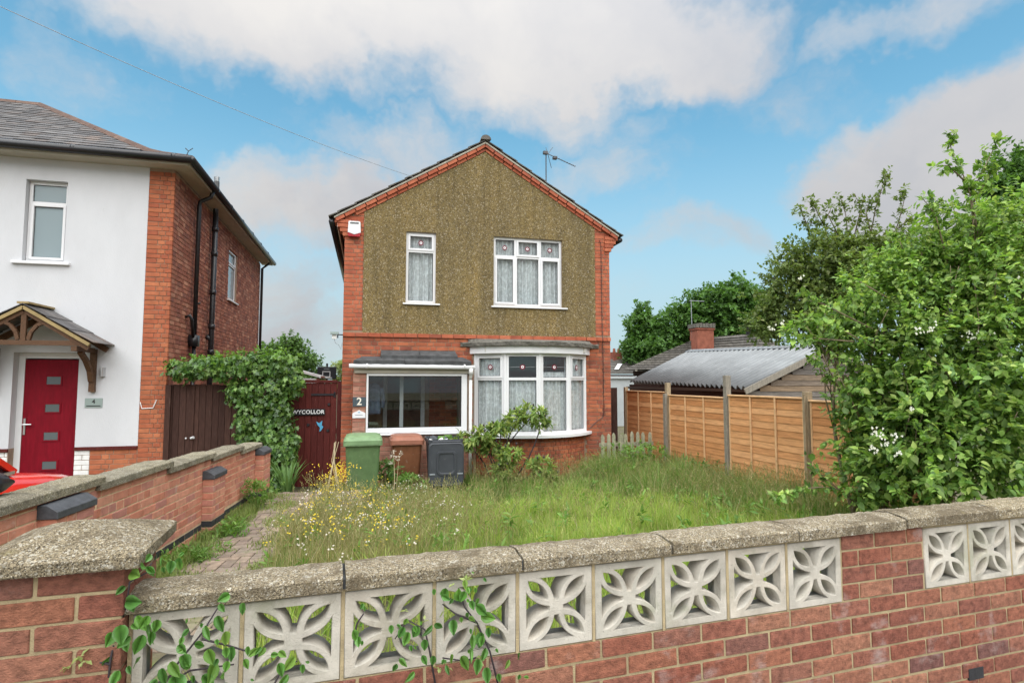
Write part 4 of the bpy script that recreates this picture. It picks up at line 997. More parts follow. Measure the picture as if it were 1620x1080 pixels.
MB().box(cc - .035, cc + .035, cyf + .028, cyf + .074, 2.661, 3.11).build('king_post', 'timber', cp)
MB().box(cc + .42, cc + .49, HD - .09, HD - .004, 2.64, 2.87).build('wall_post', 'timber', cp)
b = MB(); b.bar((cc, cyf - .02, apz + .055), (cc, HD - .004, apz + .055), .16, .03); b.build('ridge_cap', 'timber_pale', cp)
wl = thing('wall_light', 'small silver half round wall light beside the canopy bracket', 'lamp', (-4.38, 11.1, 2.18))
MB().loft([[(-4.385 + .035 * math.cos(t), HD - .003 - .09 * math.sin(t), z) for t in [math.pi * i / 8 for i in range(9)]] for z in (2.10, 2.26)]).build('shade', 'chrome', wl, smooth=False)
ns = thing('number_sign', 'brushed steel number 4 plate on white rendered wall', 'sign', FH(-4.5, .01, 1.65))
MB().fbox(FH, -4.63, -4.37, .012, .001, 1.575, 1.735).build('plate', 'sign_steel', ns, bevel=.002); text('number', '4', .10, FH, -4.50, 1.675, .013, 'letter_dark', ns, bold=.002); MB().fbox(FH, -4.605, -4.395, .0135, .0125, 1.595, 1.612).build('print', 'letter_dark', ns)
# graffiti-like white chalk bracket on the corner bricks
MB().tube([FH(-3.80, .012, 1.66), FH(-3.77, .012, 1.55), FH(-3.60, .012, 1.56), FH(-3.55, .012, 1.70)], .008, 4).build('paint_mark', 'letter_white', nh)
# eaves
b = MB(); b.fbox(FH, -9.4, -3.12, .30, -.1, 5.80, 5.815); b.box(-3.4095, -3.12, HD + .1005, 19.85, 5.80, 5.815); so = b.build('soffit', 'soffit', nh)
b = MB(); b.fbox(FH, -9.4, -3.118, .325, .3005, 5.79, 5.93); b.box(-3.1195, -3.095, HD - .30, 19.85, 5.79, 5.93); b.build('fascia', 'soffit', nh)
g = MB(); g.tube([(-9.4, HD - .37, 5.895), (-3.05, HD - .37, 5.885)], .07, 10); g.tube([(-3.05, HD - .40, 5.885), (-3.05, 19.9, 5.87)], .065, 10)
for u in (-6.02, -4.86, -3.35): g.tube([(u, HD - .37, 5.9), (u + .06, HD - .37, 5.9)], .07, 10)
for y in (12.4, 13.6, 14.8, 16, 17.2, 18.4): g.tube([(-3.05, y, 5.89), (-3.05, y + .06, 5.89)], .07, 10)
g.build('gutter', 'black_plastic', nh, smooth=True)
# rain and soil pipes
p = MB(); p.tube([(-3.08, 12.36, 5.84), (-3.12, 12.36, 5.70), (-3.31, 12.36, 5.60), (-3.325, 12.36, 5.5), (-3.325, 12.36, 2.9)], .042, 8); p.box(-3.40, -3.25, 12.25, 12.45, 2.7, 2.92); p.tube([(-3.325, 12.36, 2.7), (-3.325, 12.36, .4)], .038, 8)
p.tube([(-3.40, 12.05, 3.25), (-3.33, 12.05, 3.28), (-3.31, 12.1, 3.2), (-3.315, 12.26, 2.88)], .03, 7); p.tube([(-3.4, 12.6, 3.55), (-3.3, 12.6, 3.6)], .02, 6); p.build('rain_pipe', 'iron_paint', nh, smooth=True)
p = MB(); p.tube([(-3.31, 13.54, .4), (-3.31, 13.54, 6.42)], .055, 10)
for z in (2.6, 3.15, 3.9, 4.75, 5.3): p.tube([(-3.31, 13.54, z), (-3.31, 13.54, z + .10)], .068, 10)
p.tube([(-3.40, 13.5, 3.0), (-3.31, 13.54, 2.9)], .045, 8); p.build('soil_pipe', 'iron_paint', nh, smooth=True)
p = MB(); p.tube([(-3.31, 13.54, 6.40), (-3.31, 13.54, 6.52)], [.05, .06], 10); p.build('vent_cowl', 'chrome', nh)
MB().tube([(-3.1, 19.4, 5.8), (-3.33, 19.4, 5.6), (-3.33, 19.4, .4)], .04, 8).build('rain_pipe', 'iron_paint', nh, smooth=True)
# hipped slate roof with sprocketed eaves
def rz_(r): return 5.925 + (.40 * r if r < .8 else .32 + .615 * (r - .8))
RR = 4.45; y0 = HD - .30; xr = -3.12
b = MB(); pr_ = [0, .4, .8, 1.6, 3, RR]
for i in range(len(pr_) - 1):
    a, c = pr_[i], pr_[i + 1]
    b.poly([(-9.4, y0 + a, rz_(a) - .02), (xr - a, y0 + a, rz_(a) - .02), (xr - c, y0 + c, rz_(c) - .02), (-9.4, y0 + c, rz_(c) - .02)])
    b.poly([(xr - a, y0 + a, rz_(a) - .02), (xr - a, 19.85 - a, rz_(a) - .02), (xr - c, 19.85 - c, rz_(c) - .02), (xr - c, y0 + c, rz_(c) - .02)])
    b.poly([(-9.4, 19.85 - a, rz_(a) - .02), (-9.4, 19.85 - c, rz_(c) - .02), (xr - c, 19.85 - c, rz_(c) - .02), (xr - a, 19.85 - a, rz_(a) - .02)])
nroof = b.build('roof', 'slate', nh)
it = []; rr = random.Random(12); g = .20; r = 0.0; row = 0; run = 0
while r < RR - .05:
    s = math.atan(.40 if r < .75 else .615); dr_ = g * math.cos(s); rm = r + dr_ * .5; x = xr - r - .02 - (row % 2) * .125
    first = True
    while x > -9.3:
        wd = .25
        if first: wd = .25 if row % 2 else .25
        tw = rr.uniform(-.004, .004)
        it.append(((x - wd / 2, y0 + rm - .015, rz_(rm) + .004 + tw), (wd - .006, g + .05, .016), 0, s - .075 + rr.uniform(-.012, .012)))
        x -= wd; first = False
    r += dr_; row += 1
lay(nroof, 'slate', it, 'slate', 300, .002)
for i in range(15):
    t0, t1 = i / 15, (i + 1) / 15 + .004; a, c = t0 * RR, t1 * RR
    def prof(r, s_): 
        p = Vector((xr - r, y0 + r, rz_(r) + .045)); return [p + Vector((-.075, -.075, -.06)) * s_, p + Vector((-.04, -.04, 0)) * s_ * .8, p + Vector((0, 0, .02)), p + Vector((.04, .04, 0)) * s_ * .8, p + Vector((.075, .075, -.06)) * s_, p + Vector((0, 0, -.08))]
    MB().loft([prof(a, 1.12 if i % 1 == 0 else 1), prof(c, 1.0)]).build('hip_tile', 'hip_tile', nroof)
for i in range(5):
    x1, x0_ = xr - RR - i * .45, xr - RR - (i + 1) * .45 + .004
    def prof(x, s_): p = Vector((x, y0 + RR, rz_(RR) + .03)); return [p + Vector((0, -.13, -.09)) * s_, p + Vector((0, -.07, .0)) * s_, p + Vector((0, 0, .035)), p + Vector((0, .07, 0)) * s_, p + Vector((0, .13, -.09)) * s_, p + Vector((0, 0, -.09))]
    MB().loft([prof(x1, 1.06), prof(x0_, 1)]).build('ridge_tile', 'hip_tile', nroof)
b = MB(); hx, hy, hz_ = xr - .03, y0 + .02, 6.0
b.tube([(hx - .05, hy, hz_ - .05), (hx, hy, hz_), (hx + .02, hy, hz_ + .06), (hx - .03, hy, hz_ + .11)], .008, 5); b.tube([(hx + .02, hy, hz_ + .06), (hx + .09, hy, hz_ + .12)], .007, 5); b.build('hip_iron', 'iron_paint', nroof)

# ================================================================== GATES BETWEEN THE HOUSES
def plank_gate(name, label, x0, x1, y, z0, z1, mt, wd=.105, cat='gate'):
    g = thing(name, label, cat, ((x0 + x1) / 2, y, z0)); n = round((x1 - x0) / wd); w_ = (x1 - x0) / n; rr = random.Random(int(x0 * 10))
    for i in range(n):
        MB().box(x0 + i * w_ + .002, x0 + (i + 1) * w_ - .003, y + rr.uniform(-.003, .003), y + .022, z0, z1 + rr.uniform(-.004, .004)).build('plank', mt, g, bevel=.002)
    b = MB()
    for z in (z0 + .2, (z0 + z1) / 2, z1 - .22): b.box(x0, x1, y + .0245, y + .06, z, z + .1)
    b.build('ledge', mt, g); MB().box(x0 + .01, x1 - .01, y + .0222, y + .0243, z0 + .01, z1 - .02).build('gap_light_block', mt, g); return g  # thin sheet added behind the planks to block light through their gaps
g1 = plank_gate('plank_gate', 'dark brown vertical plank gate half buried in ivy', -3.40, -1.72, 11.14, .36, 1.96, 'gate_brown')
MB().box(-3.405, -3.32, 11.09, 11.135, .36, 1.95).build('gate_stile', 'gate_brown', g1); MB().box(-2.99, -2.95, 11.115, 11.136, .36, 1.95).build('cover_strip', 'gate_brown', g1)
h = MB(); h.tube([(-2.98, 11.10, 1.03), (-2.93, 11.075, 1.045)], [.02, .024], 8); h.tube([(-3.06, 11.12, 1.03), (-3.06, 11.10, 1.03)], .014, 8); h.build('knob', 'white_upvc', g1)
g2 = plank_gate('plank_gate', 'maroon painted plank gate with black name board beside the house', -1.68, -.56, 11.28, .08, 1.99, 'gate_maroon', .112)
MB().box(-.555, -.475, 11.25, 11.33, .02, 2.02).build('gate_post', 'gate_maroon', g2); MB().box(-1.70, -.556, 11.262, 11.32, 1.992, 2.045).build('gate_head', 'gate_maroon', g2)
h = MB(); h.bar((-.60, 11.272, 1.77), (-1.02, 11.272, 1.77), .012, .035); h.bar((-.60, 11.272, 1.72), (-.60, 11.272, 1.82), .012, .03); h.build('hinge', 'black_plastic', g2)
for x, z in ((-.70, 1.585), (-.71, 1.10), (-1.06, 1.21)): MB().tube([(x, 11.275, z), (x, 11.25, z)], [.03, .02], 8).build('stud', 'iron_paint', g2)
MB().prism([(-.92, 1.27), (-.86, 1.24), (-.81, 1.29), (-.82, 1.20), (-.79, 1.17), (-.83, 1.10), (-.86, 1.08), (-.85, 1.16), (-.89, 1.20)], frame((0, 11.27, 0), 0), .004, 0).build('bird_motif', 'blue_paint', g2)
sg = thing('name_board', 'black house name board with white capitals on the maroon gate', 'sign', (-1.05, 11.26, 1.45))
FG = frame((0, 11.262, 0), 0); MB().fbox(FG, -1.36, -.765, .014, .0, 1.39, 1.505).build('board', 'sign_black', sg, bevel=.002)
text('lettering', 'WYCOLLOR', .098, FG, -1.062, 1.447, .0155, 'letter_white', sg, spacing=1.06, bold=.0012)

# ================================================================== FENCES ON THE RIGHT
fx = 5.97
fen = thing('panel_fence', 'orange overlap panel fence with square posts along the right of the garden', 'fence', (fx, 8.6, .3))
panels = [(4.86, 6.68, 1.76, .28), (6.80, 8.52, 1.79, .25), (8.64, 10.50, 1.745, .2), (10.64, 12.46, 1.80, .1), ]
rr = random.Random(6); FF = lambda u, n, z: Vector((fx - n, u, z))
for k, (d0, d1, zt, zb) in enumerate(panels):
    pn = MB(); pn.box(fx - .018, fx + .02, d0, d0 + .03, zb, zt - .02); pn.box(fx - .018, fx + .02, d1 - .03, d1, zb, zt - .02); panel = pn.build('panel', 'fence_batten', fen)
    z = zb + .02; lap = .103
    while z < zt - .03:
        h = min(.125, zt - .022 - z); j = [rr.uniform(-.006, .006) for _ in range(4)]
        MB().hexa([FF(d0 + .031, .012, z + j[0]), FF(d1 - .031, .012, z + j[1]), FF(d1 - .031, .005, z + j[1]), FF(d0 + .031, .005, z + j[0]),
                   FF(d0 + .031, .002, z + h), FF(d1 - .031, .002, z + h), FF(d1 - .031, -.005, z + h), FF(d0 + .031, -.005, z + h)]).build('board', 'fence_board', panel)
        z += lap
    for t in (1 / 3, 2 / 3):
        u = d0 + (d1 - d0) * t; MB().box(fx - .034, fx - .0135, u - .016, u + .016, zb + .01, zt - .022).build('batten', 'fence_batten', panel, bevel=.002)
    MB().box(fx - .036, fx + .03, d0 - .005, d1 + .005, zt - .0195, zt + .004).build('capping', 'fence_batten', panel, bevel=.003)
for D, zt, mt, w_ in ((6.74, 1.88, 'fence_post', .10), (8.58, 2.12, 'post_grey', .10), (10.57, 1.985, 'fence_post', .09), (12.53, 1.88, 'fence_post', .08), (4.80, 1.85, 'fence_post', .10)):
    MB().box(fx - w_ / 2, fx + w_ / 2, D - .045, D + .045, .0, zt).build('post', mt, fen, bevel=.005)
MB().box(fx - .10, fx - .055, 10.50, 10.60, .0, 1.76).build('post', 'post_grey', fen, bevel=.004)
MB().box(fx - .085, fx - .052, 6.70, 6.74, .0, 1.85).build('post', 'fence_post', fen, bevel=.004)
g3 = plank_gate('side_fence', 'dark brown board fence closing the passage behind the panel fence', 4.985, 5.92, 12.9, .02, 1.86, 'gate_brown', .13, 'fence')
pf = thing('picket_fence', 'short mossy picket fence between the house corner and panel fence', 'fence', (5.1, 10.65, 0))
rr = random.Random(3)
for i in range(9):
    x = 4.56 + i * .128; z = .98 + rr.uniform(-.03, .03); tl = rr.uniform(-.02, .02); F0 = frame((x, 10.66, 0), 0)
    MB().prism([(-.036, .02), (.036, .02), (.036 + tl, z - .06), (.018 + tl, z - .012), (tl, z), (-.018 + tl, z - .012), (-.036 + tl, z - .06)], F0, .01, -.008).build('picket', 'picket', pf)
for z in (.3, .72): MB().box(4.5, 5.68, 10.67, 10.70, z, z + .07).build('rail', 'picket', pf)

# ================================================================== BEHIND: SHED, BUNGALOWS
sh = thing('shed', 'old board shed with shallow corrugated metal roof behind the panel fence', 'shed', (9.4, 12.8, .2))
e0, e1, r0, r1 = Vector((7.40, 10.03, 1.885)), Vector((7.58, 15.66, 2.02)), Vector((9.47, 10.03, 2.775)), Vector((9.60, 15.66, 2.95))
n = 300; b = MB()
for i in range(n + 1):
    t = i / n; a = e0.lerp(e1, t); c = r0.lerp(r1, t); w = .045 * math.sin(2 * math.pi * t * 29)
    nrm = Vector((-.39, 0, .92)); b.v += [tuple(a + nrm * w), tuple(c + nrm * w), tuple(c + nrm * (w - .003)), tuple(a + nrm * (w - .003))]
for i in range(n):
    q = 4 * i
    b.f += [(q, q + 4, q + 5, q + 1), (q + 3, q + 2, q + 6, q + 7), (q, q + 3, q + 7, q + 4)]
b.build('roof_sheet', 'corrugated', sh, smooth=True, fix=False)
MB().hexa([r0 + Vector((-.16, 0, -.035)), r0 + Vector((.05, 0, .03)), r1 + Vector((.05, 0, .03)), r1 + Vector((-.16, 0, -.035)), r0 + Vector((-.16, 0, -.025)), r0 + Vector((.05, 0, .042)), r1 + Vector((.05, 0, .042)), r1 + Vector((-.16, 0, -.025))]).build('ridge_flashing', 'corrugated', sh)
b = MB(); b.hexa([r0 + Vector((.06, 0, .0)), r0 + Vector((2.2, 0, -.9)), r1 + Vector((2.2, 0, -.9)), r1 + Vector((.06, 0, .0)), r0 + Vector((.06, 0, .02)), r0 + Vector((2.2, 0, -.88)), r1 + Vector((2.2, 0, -.88)), r1 + Vector((.06, 0, .02))]); b.build('roof_sheet', 'corrugated', sh)
b = MB(); b.bar(e0 + Vector((-.02, -.02, -.075)), r0 + Vector((0, -.02, -.075)), .03, .12, up=(0, 0, 1)); b.bar(r0 + Vector((0, -.02, -.075)), r0 + Vector((2.2, -.02, -.97)), .03, .12); b.build('barge_board', 'post_grey', sh)
z = .2; k = 0
while z < 2.66:
    xa = 7.52 if z < 1.8 else 7.52 + (z + .12 - 1.8) / .43
    xb = 11.5 if z < 1.8 else 11.5 - (z + .12 - 1.8) / .43
    if xb - xa > .1: MB().hexa([(xa, 10.12, z), (xb, 10.12, z), (xb, 10.14, z), (xa, 10.14, z), (xa, 10.135, z + .125), (xb, 10.135, z + .125), (xb, 10.15, z + .125), (xa, 10.15, z + .125)]).build('board', 'old_board', sh)
    z += .115; k += 1
MB().box(7.55, 7.60, 10.16, 15.6, .2, 1.92).build('side_wall', 'gate_brown', sh); MB().prism([(7.62, .2), (11.4, .2), (11.4, 1.78), (9.47, 2.68), (7.62, 1.86)], frame((0, 10.2, 0), 0), .03, 0).build('end_wall', 'dark_wood', sh); MB().box(7.44, 7.48, 10.05, 15.6, 1.80, 1.86).build('fascia', 'dark_wood', sh)

def tiled_slope(b, A, B, C, D, rows, th=.035):
    """courses between eave A-B and ridge D-C"""
    A, B, C, D = map(Vector, (A, B, C, D)); nrm = (B - A).cross(D - A).normalized()
    for i in range(rows):
        t0, t1 = i / rows, (i + 1) / rows + .02; a, bb, c, d = A.lerp(D, t0), B.lerp(C, t0), B.lerp(C, min(1, t1)), A.lerp(D, min(1, t1))
        b.hexa([a, bb, c, d, a + nrm * th * 1.8, bb + nrm * th * 1.8, c + nrm * th * .7, d + nrm * th * .7])
    return b
bg1 = thing('bungalow', 'grey tiled bungalow roof with brick chimney rising behind the corrugated shed', 'bungalow', (17, 24, 0))
b = MB(); tiled_slope(b, (11.6, 24.6, 2.55), (18.6, 20.6, 2.55), (17.35, 22.3, 4.20), (14.6, 23.2, 3.96), 13); b.build('roof_slope', 'roof_tile', bg1)
b = MB(); b.poly([(18.6, 20.6, 2.55), (21.5, 26, 2.55), (17.35, 22.31, 4.18)]); b.poly([(11.6, 24.6, 2.55), (14.6, 23.21, 3.94), (16, 28, 2.55)]); b.poly([(14.6, 23.21, 3.94), (17.35, 22.31, 4.18), (21.5, 26, 2.55), (16, 28, 2.55)]); b.build('roof_slope', 'roof_tile', bg1)
b = MB(); b.hexa([(12.4, 25.2, 0), (18.3, 22, 0), (21.0, 26, 0), (16, 27.4, 0), (12.4, 25.2, 2.5), (18.3, 22, 2.5), (21.0, 26, 2.5), (16, 27.4, 2.5)]); b.build('wall', 'dark_wood', bg1)
MB().box(14.38, 15.22, 22.75, 23.35, 3.2, 4.42).build('chimney', 'brick_chimney', bg1)
for i in range(6): MB().box(14.30 + i * .165, 14.30 + i * .165 + .14, 22.68, 23.40, 4.425, 4.60 + (i % 2) * .03).build('chimney_capping', 'old_concrete', bg1)
MB().box(14.33, 15.27, 22.71, 23.39, 4.33, 4.421).build('chimney_band', 'brick_chimney', bg1)
b = MB(); b.tube([(14.4, 23.2, 3.6), (14.38, 23.2, 5.75)], .018, 5); b.tube([(14.3, 23.2, 5.7), (15.0, 23.1, 5.68)], .015, 5); b.build('aerial', 'wire_grey', bg1); MB().tube([(16.7, 22.3, 4.1), (16.7, 22.3, 4.45)], [.09, .13], 8).build('flue', 'iron_paint', bg1)
bg2 = thing('bungalow', 'dark tiled bungalow roof with skylight and small chimney, far off past the house corner', 'bungalow', (21, 43, 0))
b = MB(); tiled_slope(b, (16.6, 41.6, 2.55), (20.2, 40.6, 2.55), (21.0, 42.4, 3.82), (17.4, 43.4, 3.7), 9); tiled_slope(b, (20.23, 40.6, 2.55), (25.5, 40.4, 2.55), (23.6, 42.4, 3.82), (21.03, 42.4, 3.82), 9); b.build('roof_slope', 'roof_tile', bg2)
MB().box(17, 25.2, 41.9, 47, 0, 2.5).build('wall', 'brick_chimney', bg2); b = MB(); b.bar((20.2, 40.5, 2.68), (21.0, 42.3, 3.95), .16, .08); b.build('hip_tile', 'verge_mortar', bg2)
b = MB(); b.hexa([(18.72, 41.35, 2.88), (19.05, 41.28, 2.88), (19.6, 41.75, 3.32), (19.25, 41.85, 3.32), (18.72, 41.3, 2.93), (19.05, 41.22, 2.93), (19.6, 41.7, 3.38), (19.25, 41.8, 3.38)]); b.build('skylight', 'white_upvc', bg2)
MB().box(19.25, 20.05, 42.6, 43.2, 3.0, 4.35).build('chimney', 'brick_chimney', bg2)
for i in range(2): MB().tube([(19.45 + .4 * i, 42.9, 4.351), (19.45 + .4 * i, 42.9, 4.65)], [.13, .10], 8).build('chimney_pot', 'brick_chimney', bg2)
b = MB(); b.tube([(18.9, 42.8, 3.4), (18.88, 42.8, 5.5)], .03, 5); b.box(18.78, 18.98, 42.75, 42.85, 4.65, 4.85); b.build('aerial', 'wire_grey', bg2)
gr = thing('garage', 'pale grey flat roofed garage beyond the side passage', 'garage', (10.4, 24.5, 0))
MB().box(9.2, 11.55, 23.4, 27, 0, 2.12).build('wall', 'tarp_grey', gr); MB().box(9.1, 11.65, 23.3, 27.1, 2.122, 2.23).build('roof', 'tarp_grey', gr)

# ================================================================== BASKETBALL BOARD, LEAN-TO
hb = thing('basketball_hoop', 'black basketball backboard with white target box showing above the maroon gate', 'basketball hoop', (-1.4, 21, 0))
FB = frame((0, 21.0, 0), 0); MB().fbox(FB, -1.72, -1.08, .02, -.02, 2.08, 2.52).build('backboard', 'black_plastic', hb, bevel=.02)
b = MB(); ring(b, FB, -1.54, -1.28, 2.16, 2.36, .02, .026, .021); b.build('target', 'letter_white', hb); MB().tube([(-1.4, 21.1, .0), (-1.4, 21.1, 2.64)], .035, 8).build('pole', 'iron_paint', hb)
b = MB(); b.tube([(-1.41 + .2 * math.cos(t), 20.74 + .2 * math.sin(t), 2.13) for t in [2 * math.pi * i / 16 for i in range(17)]], .012, 5); b.build('rim', 'white_paint', hb); MB().fbox(FB, -1.50, -1.31, .024, .0205, 2.43, 2.455).build('print', 'wire_grey', hb)
ln = thing('lean_to', 'sloping white roof edge of a lean-to behind the ivy', 'lean-to', (-1.7, 16, 0))
MB().hexa([(-1.95, 15.6, 2.31), (-1.18, 15.6, 2.10), (-1.18, 17, 2.10), (-1.95, 17, 2.31), (-1.95, 15.6, 2.37), (-1.18, 15.6, 2.16), (-1.18, 17, 2.16), (-1.95, 17, 2.37)]).build('roof', 'white_paint', ln); MB().box(-1.9, -1.3, 15.65, 16.95, 0, 2.09).build('wall', 'white_paint', ln)

# ================================================================== WHEELIE BINS
def rrect(cx, cy, w, d, z, r=.05, k=4):
    out = []
    for sx, sy, a0 in ((1, -1, -90), (1, 1, 0), (-1, 1, 90), (-1, -1, 180)):
        for i in range(k + 1): a = R(a0 + 90 * i / k); out.append((cx + sx * (w / 2 - r) + r * math.cos(a), cy + sy * (d / 2 - r) + r * math.sin(a), z))
    return out
def wheelie_bin(label, cx, cy, z0, body, lid, h=1.0, closed=True, rot=0, w=.58):
    g = thing('wheelie_bin', label, 'bin', (cx, cy, z0)); k = w / .58
    b = MB(); b.loft([rrect(cx, cy + .05, .44 * k, .50, z0 + .03, .05), rrect(cx, cy + .02, .48 * k, .56, z0 + .4 * h, .05), rrect(cx, cy, .535 * k, .66, z0 + .93 * h, .05)]); b.build('body', body, g, smooth=False)
    b = MB(); b.loft([rrect(cx, cy, .565 * k, .70, z0 + .925 * h, .06), rrect(cx, cy, .575 * k, .71, z0 + .965 * h, .06)], caps=not (not closed)) ; b.build('rim', body, g)
    for s in (-1, 1):
        y = cy + .27 if closed else cy + .27
        MB().tube([(cx + s * .20 * k, y, z0 + .10), (cx + s * .25 * k, y, z0 + .10)], .10, 16).build('wheel', 'tyre', g)
    if closed:
        b = MB(); t = z0 + .966 * h
        b.loft([rrect(cx, cy - .005, .60 * k, .74, t - .035, .06), rrect(cx, cy - .005, .60 * k, .74, t + .045, .06), rrect(cx, cy - .005, .585 * k, .72, t + .055, .06)])
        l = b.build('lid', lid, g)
        b = MB(); b.loft([rrect(cx, cy, .575 * k, .70, t + .0555, .07), rrect(cx, cy + .005, .55 * k, .66, t + .095, .08), rrect(cx, cy + .02, .46 * k, .52, t + .115, .1)]); b.build('lid_crown', lid, l, smooth=False)
        MB().tube([(cx - .22 * k, cy + .40, t + .01), (cx + .22 * k, cy + .40, t + .01)], .016, 8).build('handle', lid, g)
        MB().box(cx - .24 * k, cx + .24 * k, cy - .380, cy - .3765, t - .02, t + .0).build('lid_lip', lid, g)
    return g
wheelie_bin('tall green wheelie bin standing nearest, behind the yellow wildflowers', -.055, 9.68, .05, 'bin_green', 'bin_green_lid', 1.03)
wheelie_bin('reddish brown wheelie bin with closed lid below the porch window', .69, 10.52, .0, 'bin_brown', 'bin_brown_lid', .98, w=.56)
bb = thing('wheelie_bin', 'dark grey wheelie bin with its lid hanging open down the front', 'bin', (1.31, 10.05, .02)); cx, cy, z0 = 1.31, 10.12, .03
b = MB(); k = [rrect(cx, cy - .05, .46, .50, z0 + .03), rrect(cx, cy - .02, .50, .56, z0 + .4), rrect(cx, cy, .555, .66, z0 + .93)]
b.loft(k, caps=False); b.f.append(tuple(reversed(range(0, 20)))); b.build('body', 'bin_black', bb)
b = MB(); b.loft([rrect(cx, cy, .55, .66, z0 + .94), rrect(cx, cy, .60, .72, z0 + .94), rrect(cx, cy, .60, .72, z0 + 1.0), rrect(cx, cy, .55, .66, z0 + 1.0), rrect(cx, cy, .55, .66, z0 + .94)], caps=False); b.build('rim', 'bin_black', bb)
rr = random.Random(31)
for i in range(9):
    x, y, s = cx + rr.uniform(-.2, .2), cy + rr.uniform(-.24, .24), rr.uniform(.07, .12); V = rnd_dir(14)
    me = bpy.data.meshes.new('rubbish_bag'); bm = bmesh.new()
    for v in V: bm.verts.new(Vector(v) * s * rr.uniform(.7, 1.1) + Vector((x, y, z0 + .93 + rr.uniform(0, .05))) - Vector(bb.location))
    bmesh.ops.convex_hull(bm, input=bm.verts); bm.to_mesh(me); bm.free(); link('rubbish_bag', me, ('white_paint', 'bin_black', 'bin_black', 'leaf_weed', 'tarp_grey')[i % 5], bb)
FBn = frame((cx, cy - .385, 0), 0)
def lidpoly(w, z0_, z1, r, n, dz=0):
    out = []
    for sx, zc, a0 in ((1, z1 - r, 0), (-1, z1 - r, 90), (-1, z0_ + r * 1.6, 180), (1, z0_ + r * 1.6, 270)):
        rr_ = r if zc > (z0_ + z1) / 2 else r * 1.6
        for i in range(6): a = R(a0 + 90 * i / 5); out.append(FBn(sx * (w / 2 - rr_) + rr_ * math.cos(a), n, zc + rr_ * math.sin(a)))
    return out
L0, L1 = .26, .985
b = MB(); b.loft([lidpoly(.58, L0, L1, .06, -.01), lidpoly(.60, L0 - .01, L1, .07, .01), lidpoly(.60, L0 - .01, L1, .07, .035), lidpoly(.56, L0 + .02, L1 - .02, .07, .05), lidpoly(.545, L0 + .03, L1 - .03, .07, .045)]); ld = b.build('lid', 'bin_black', bb)
b = MB(); b.loft([lidpoly(.33, .44, .84, .05, .0455), lidpoly(.32, .445, .835, .05, .062), lidpoly(.27, .47, .81, .045, .062), lidpoly(.25, .48, .80, .04, .050), lidpoly(.245, .483, .797, .04, .0475)]); b.build('lid_panel', 'bin_black', ld)
for s in (-1, 1): MB().fbox(FBn, s * .235 - .045, s * .235 + .045, .053, .0465, .455, .475).build('lid_highlight', 'wire_grey', ld)  # two highlights on the lid, put in as pale grey bars
b = MB(); b.tube([FBn(-.24, .02, 1.0), FBn(.24, .02, 1.0)], .018, 8); b.build('handle', 'bin_black', bb)
for s in (-1, 1): MB().tube([(cx + s * .20, cy - .27, z0 + .1), (cx + s * .25, cy - .27, z0 + .1)], .10, 16).build('wheel', 'tyre', bb)

# ================================================================== RED CAR on the neighbour's drive
car = thing('parked_car', 'bright red hatchback with black door mirror parked behind the boundary wall', 'car', (-3.22, 4.4, .33)); CAR = car
def car_ring(y, hw, zs, belt, n=0):
    """half-section of the lower body at station y: sill, flank, shoulder, deck"""
    cx = -3.22; r = [(hw * .90, .22), (hw * .985, .34), (hw, .55), (hw * .985, belt - .10), (hw * .93, belt - .02), (hw * .80, zs - .015), (hw * .4, zs), (0, zs + .008)]
    return [(cx + a * 1.04, y, .33 + z * 1.10) for a, z in r] + [(cx - a * 1.04, y, .33 + z * 1.10) for a, z in r[-2::-1]]
st = [(2.45, .70, .80, .78), (2.6, .80, .90, .86), (3.2, .86, .92, .92), (4.4, .87, .915, .91), (5.0, .87, .925, .90), (5.5, .865, .87, .84), (5.95, .83, .80, .775), (6.2, .75, .715, .70), (6.34, .60, .60, .585), (6.38, .50, .45, .44)]
MB().loft([car_ring(y, hw, zs, bt) for y, hw, zs, bt in st]).build('body', 'car_red', car, smooth=True)
def cab(y, hw, z): cx = -3.22; hw *= 1.05; z *= 1.10; return [(cx + hw, y, .33 + z), (cx + hw * .5, y, .33 + z + .02), (cx, y, .33 + z + .025), (cx - hw * .5, y, .33 + z + .02), (cx - hw, y, .33 + z)]
base = [(2.75, .74), (3.3, .80), (4.3, .80), (5.05, .74)]
lo = [cab(2.62, .70, .88), cab(3.3, .80, .90), cab(4.3, .80, .905), cab(5.12, .72, .91)]; hi = [cab(2.95, .60, 1.40), cab(3.4, .64, 1.46), cab(3.9, .64, 1.46), cab(4.25, .60, 1.42)]
b = MB(); b.loft(hi, close=False, caps=False)
for i in range(3):
    pass
b.build('roof', 'car_red', car, smooth=True)
b = MB()
for s in (0, 4):
    for i in range(3): b.poly([lo[i][s], lo[i + 1][s], hi[i + 1][s], hi[i][s]])
b.poly(lo[0] + hi[0][::-1]); b.poly(lo[3] + hi[3][::-1]); b.build('glasshouse', 'car_glass', car)
for s in (0, 4):
    o = Vector((.012 if s == 0 else -.012, 0, 0))
    MB().bar(Vector(lo[3][s]) + o, Vector(hi[3][s]) + o, .045, .04).build('windscreen_pillar', 'car_red', car)
    MB().bar(Vector(lo[1][s]).lerp(Vector(lo[2][s]), .35) + o, Vector(hi[1][s]).lerp(Vector(hi[2][s]), .35) + o, .05, .03, up=(0, 1, 0)).build('door_pillar', 'car_red', car)
    MB().bar(Vector(hi[0][s]) + o, Vector(hi[3][s]) + o, .05, .05).build('roof_rail', 'car_red', car)
b = MB(); b.bar((-2.355, 3.2, 1.335), (-2.44, 5.1, 1.335), .02, .022); b.build('window_trim', 'chrome', car)
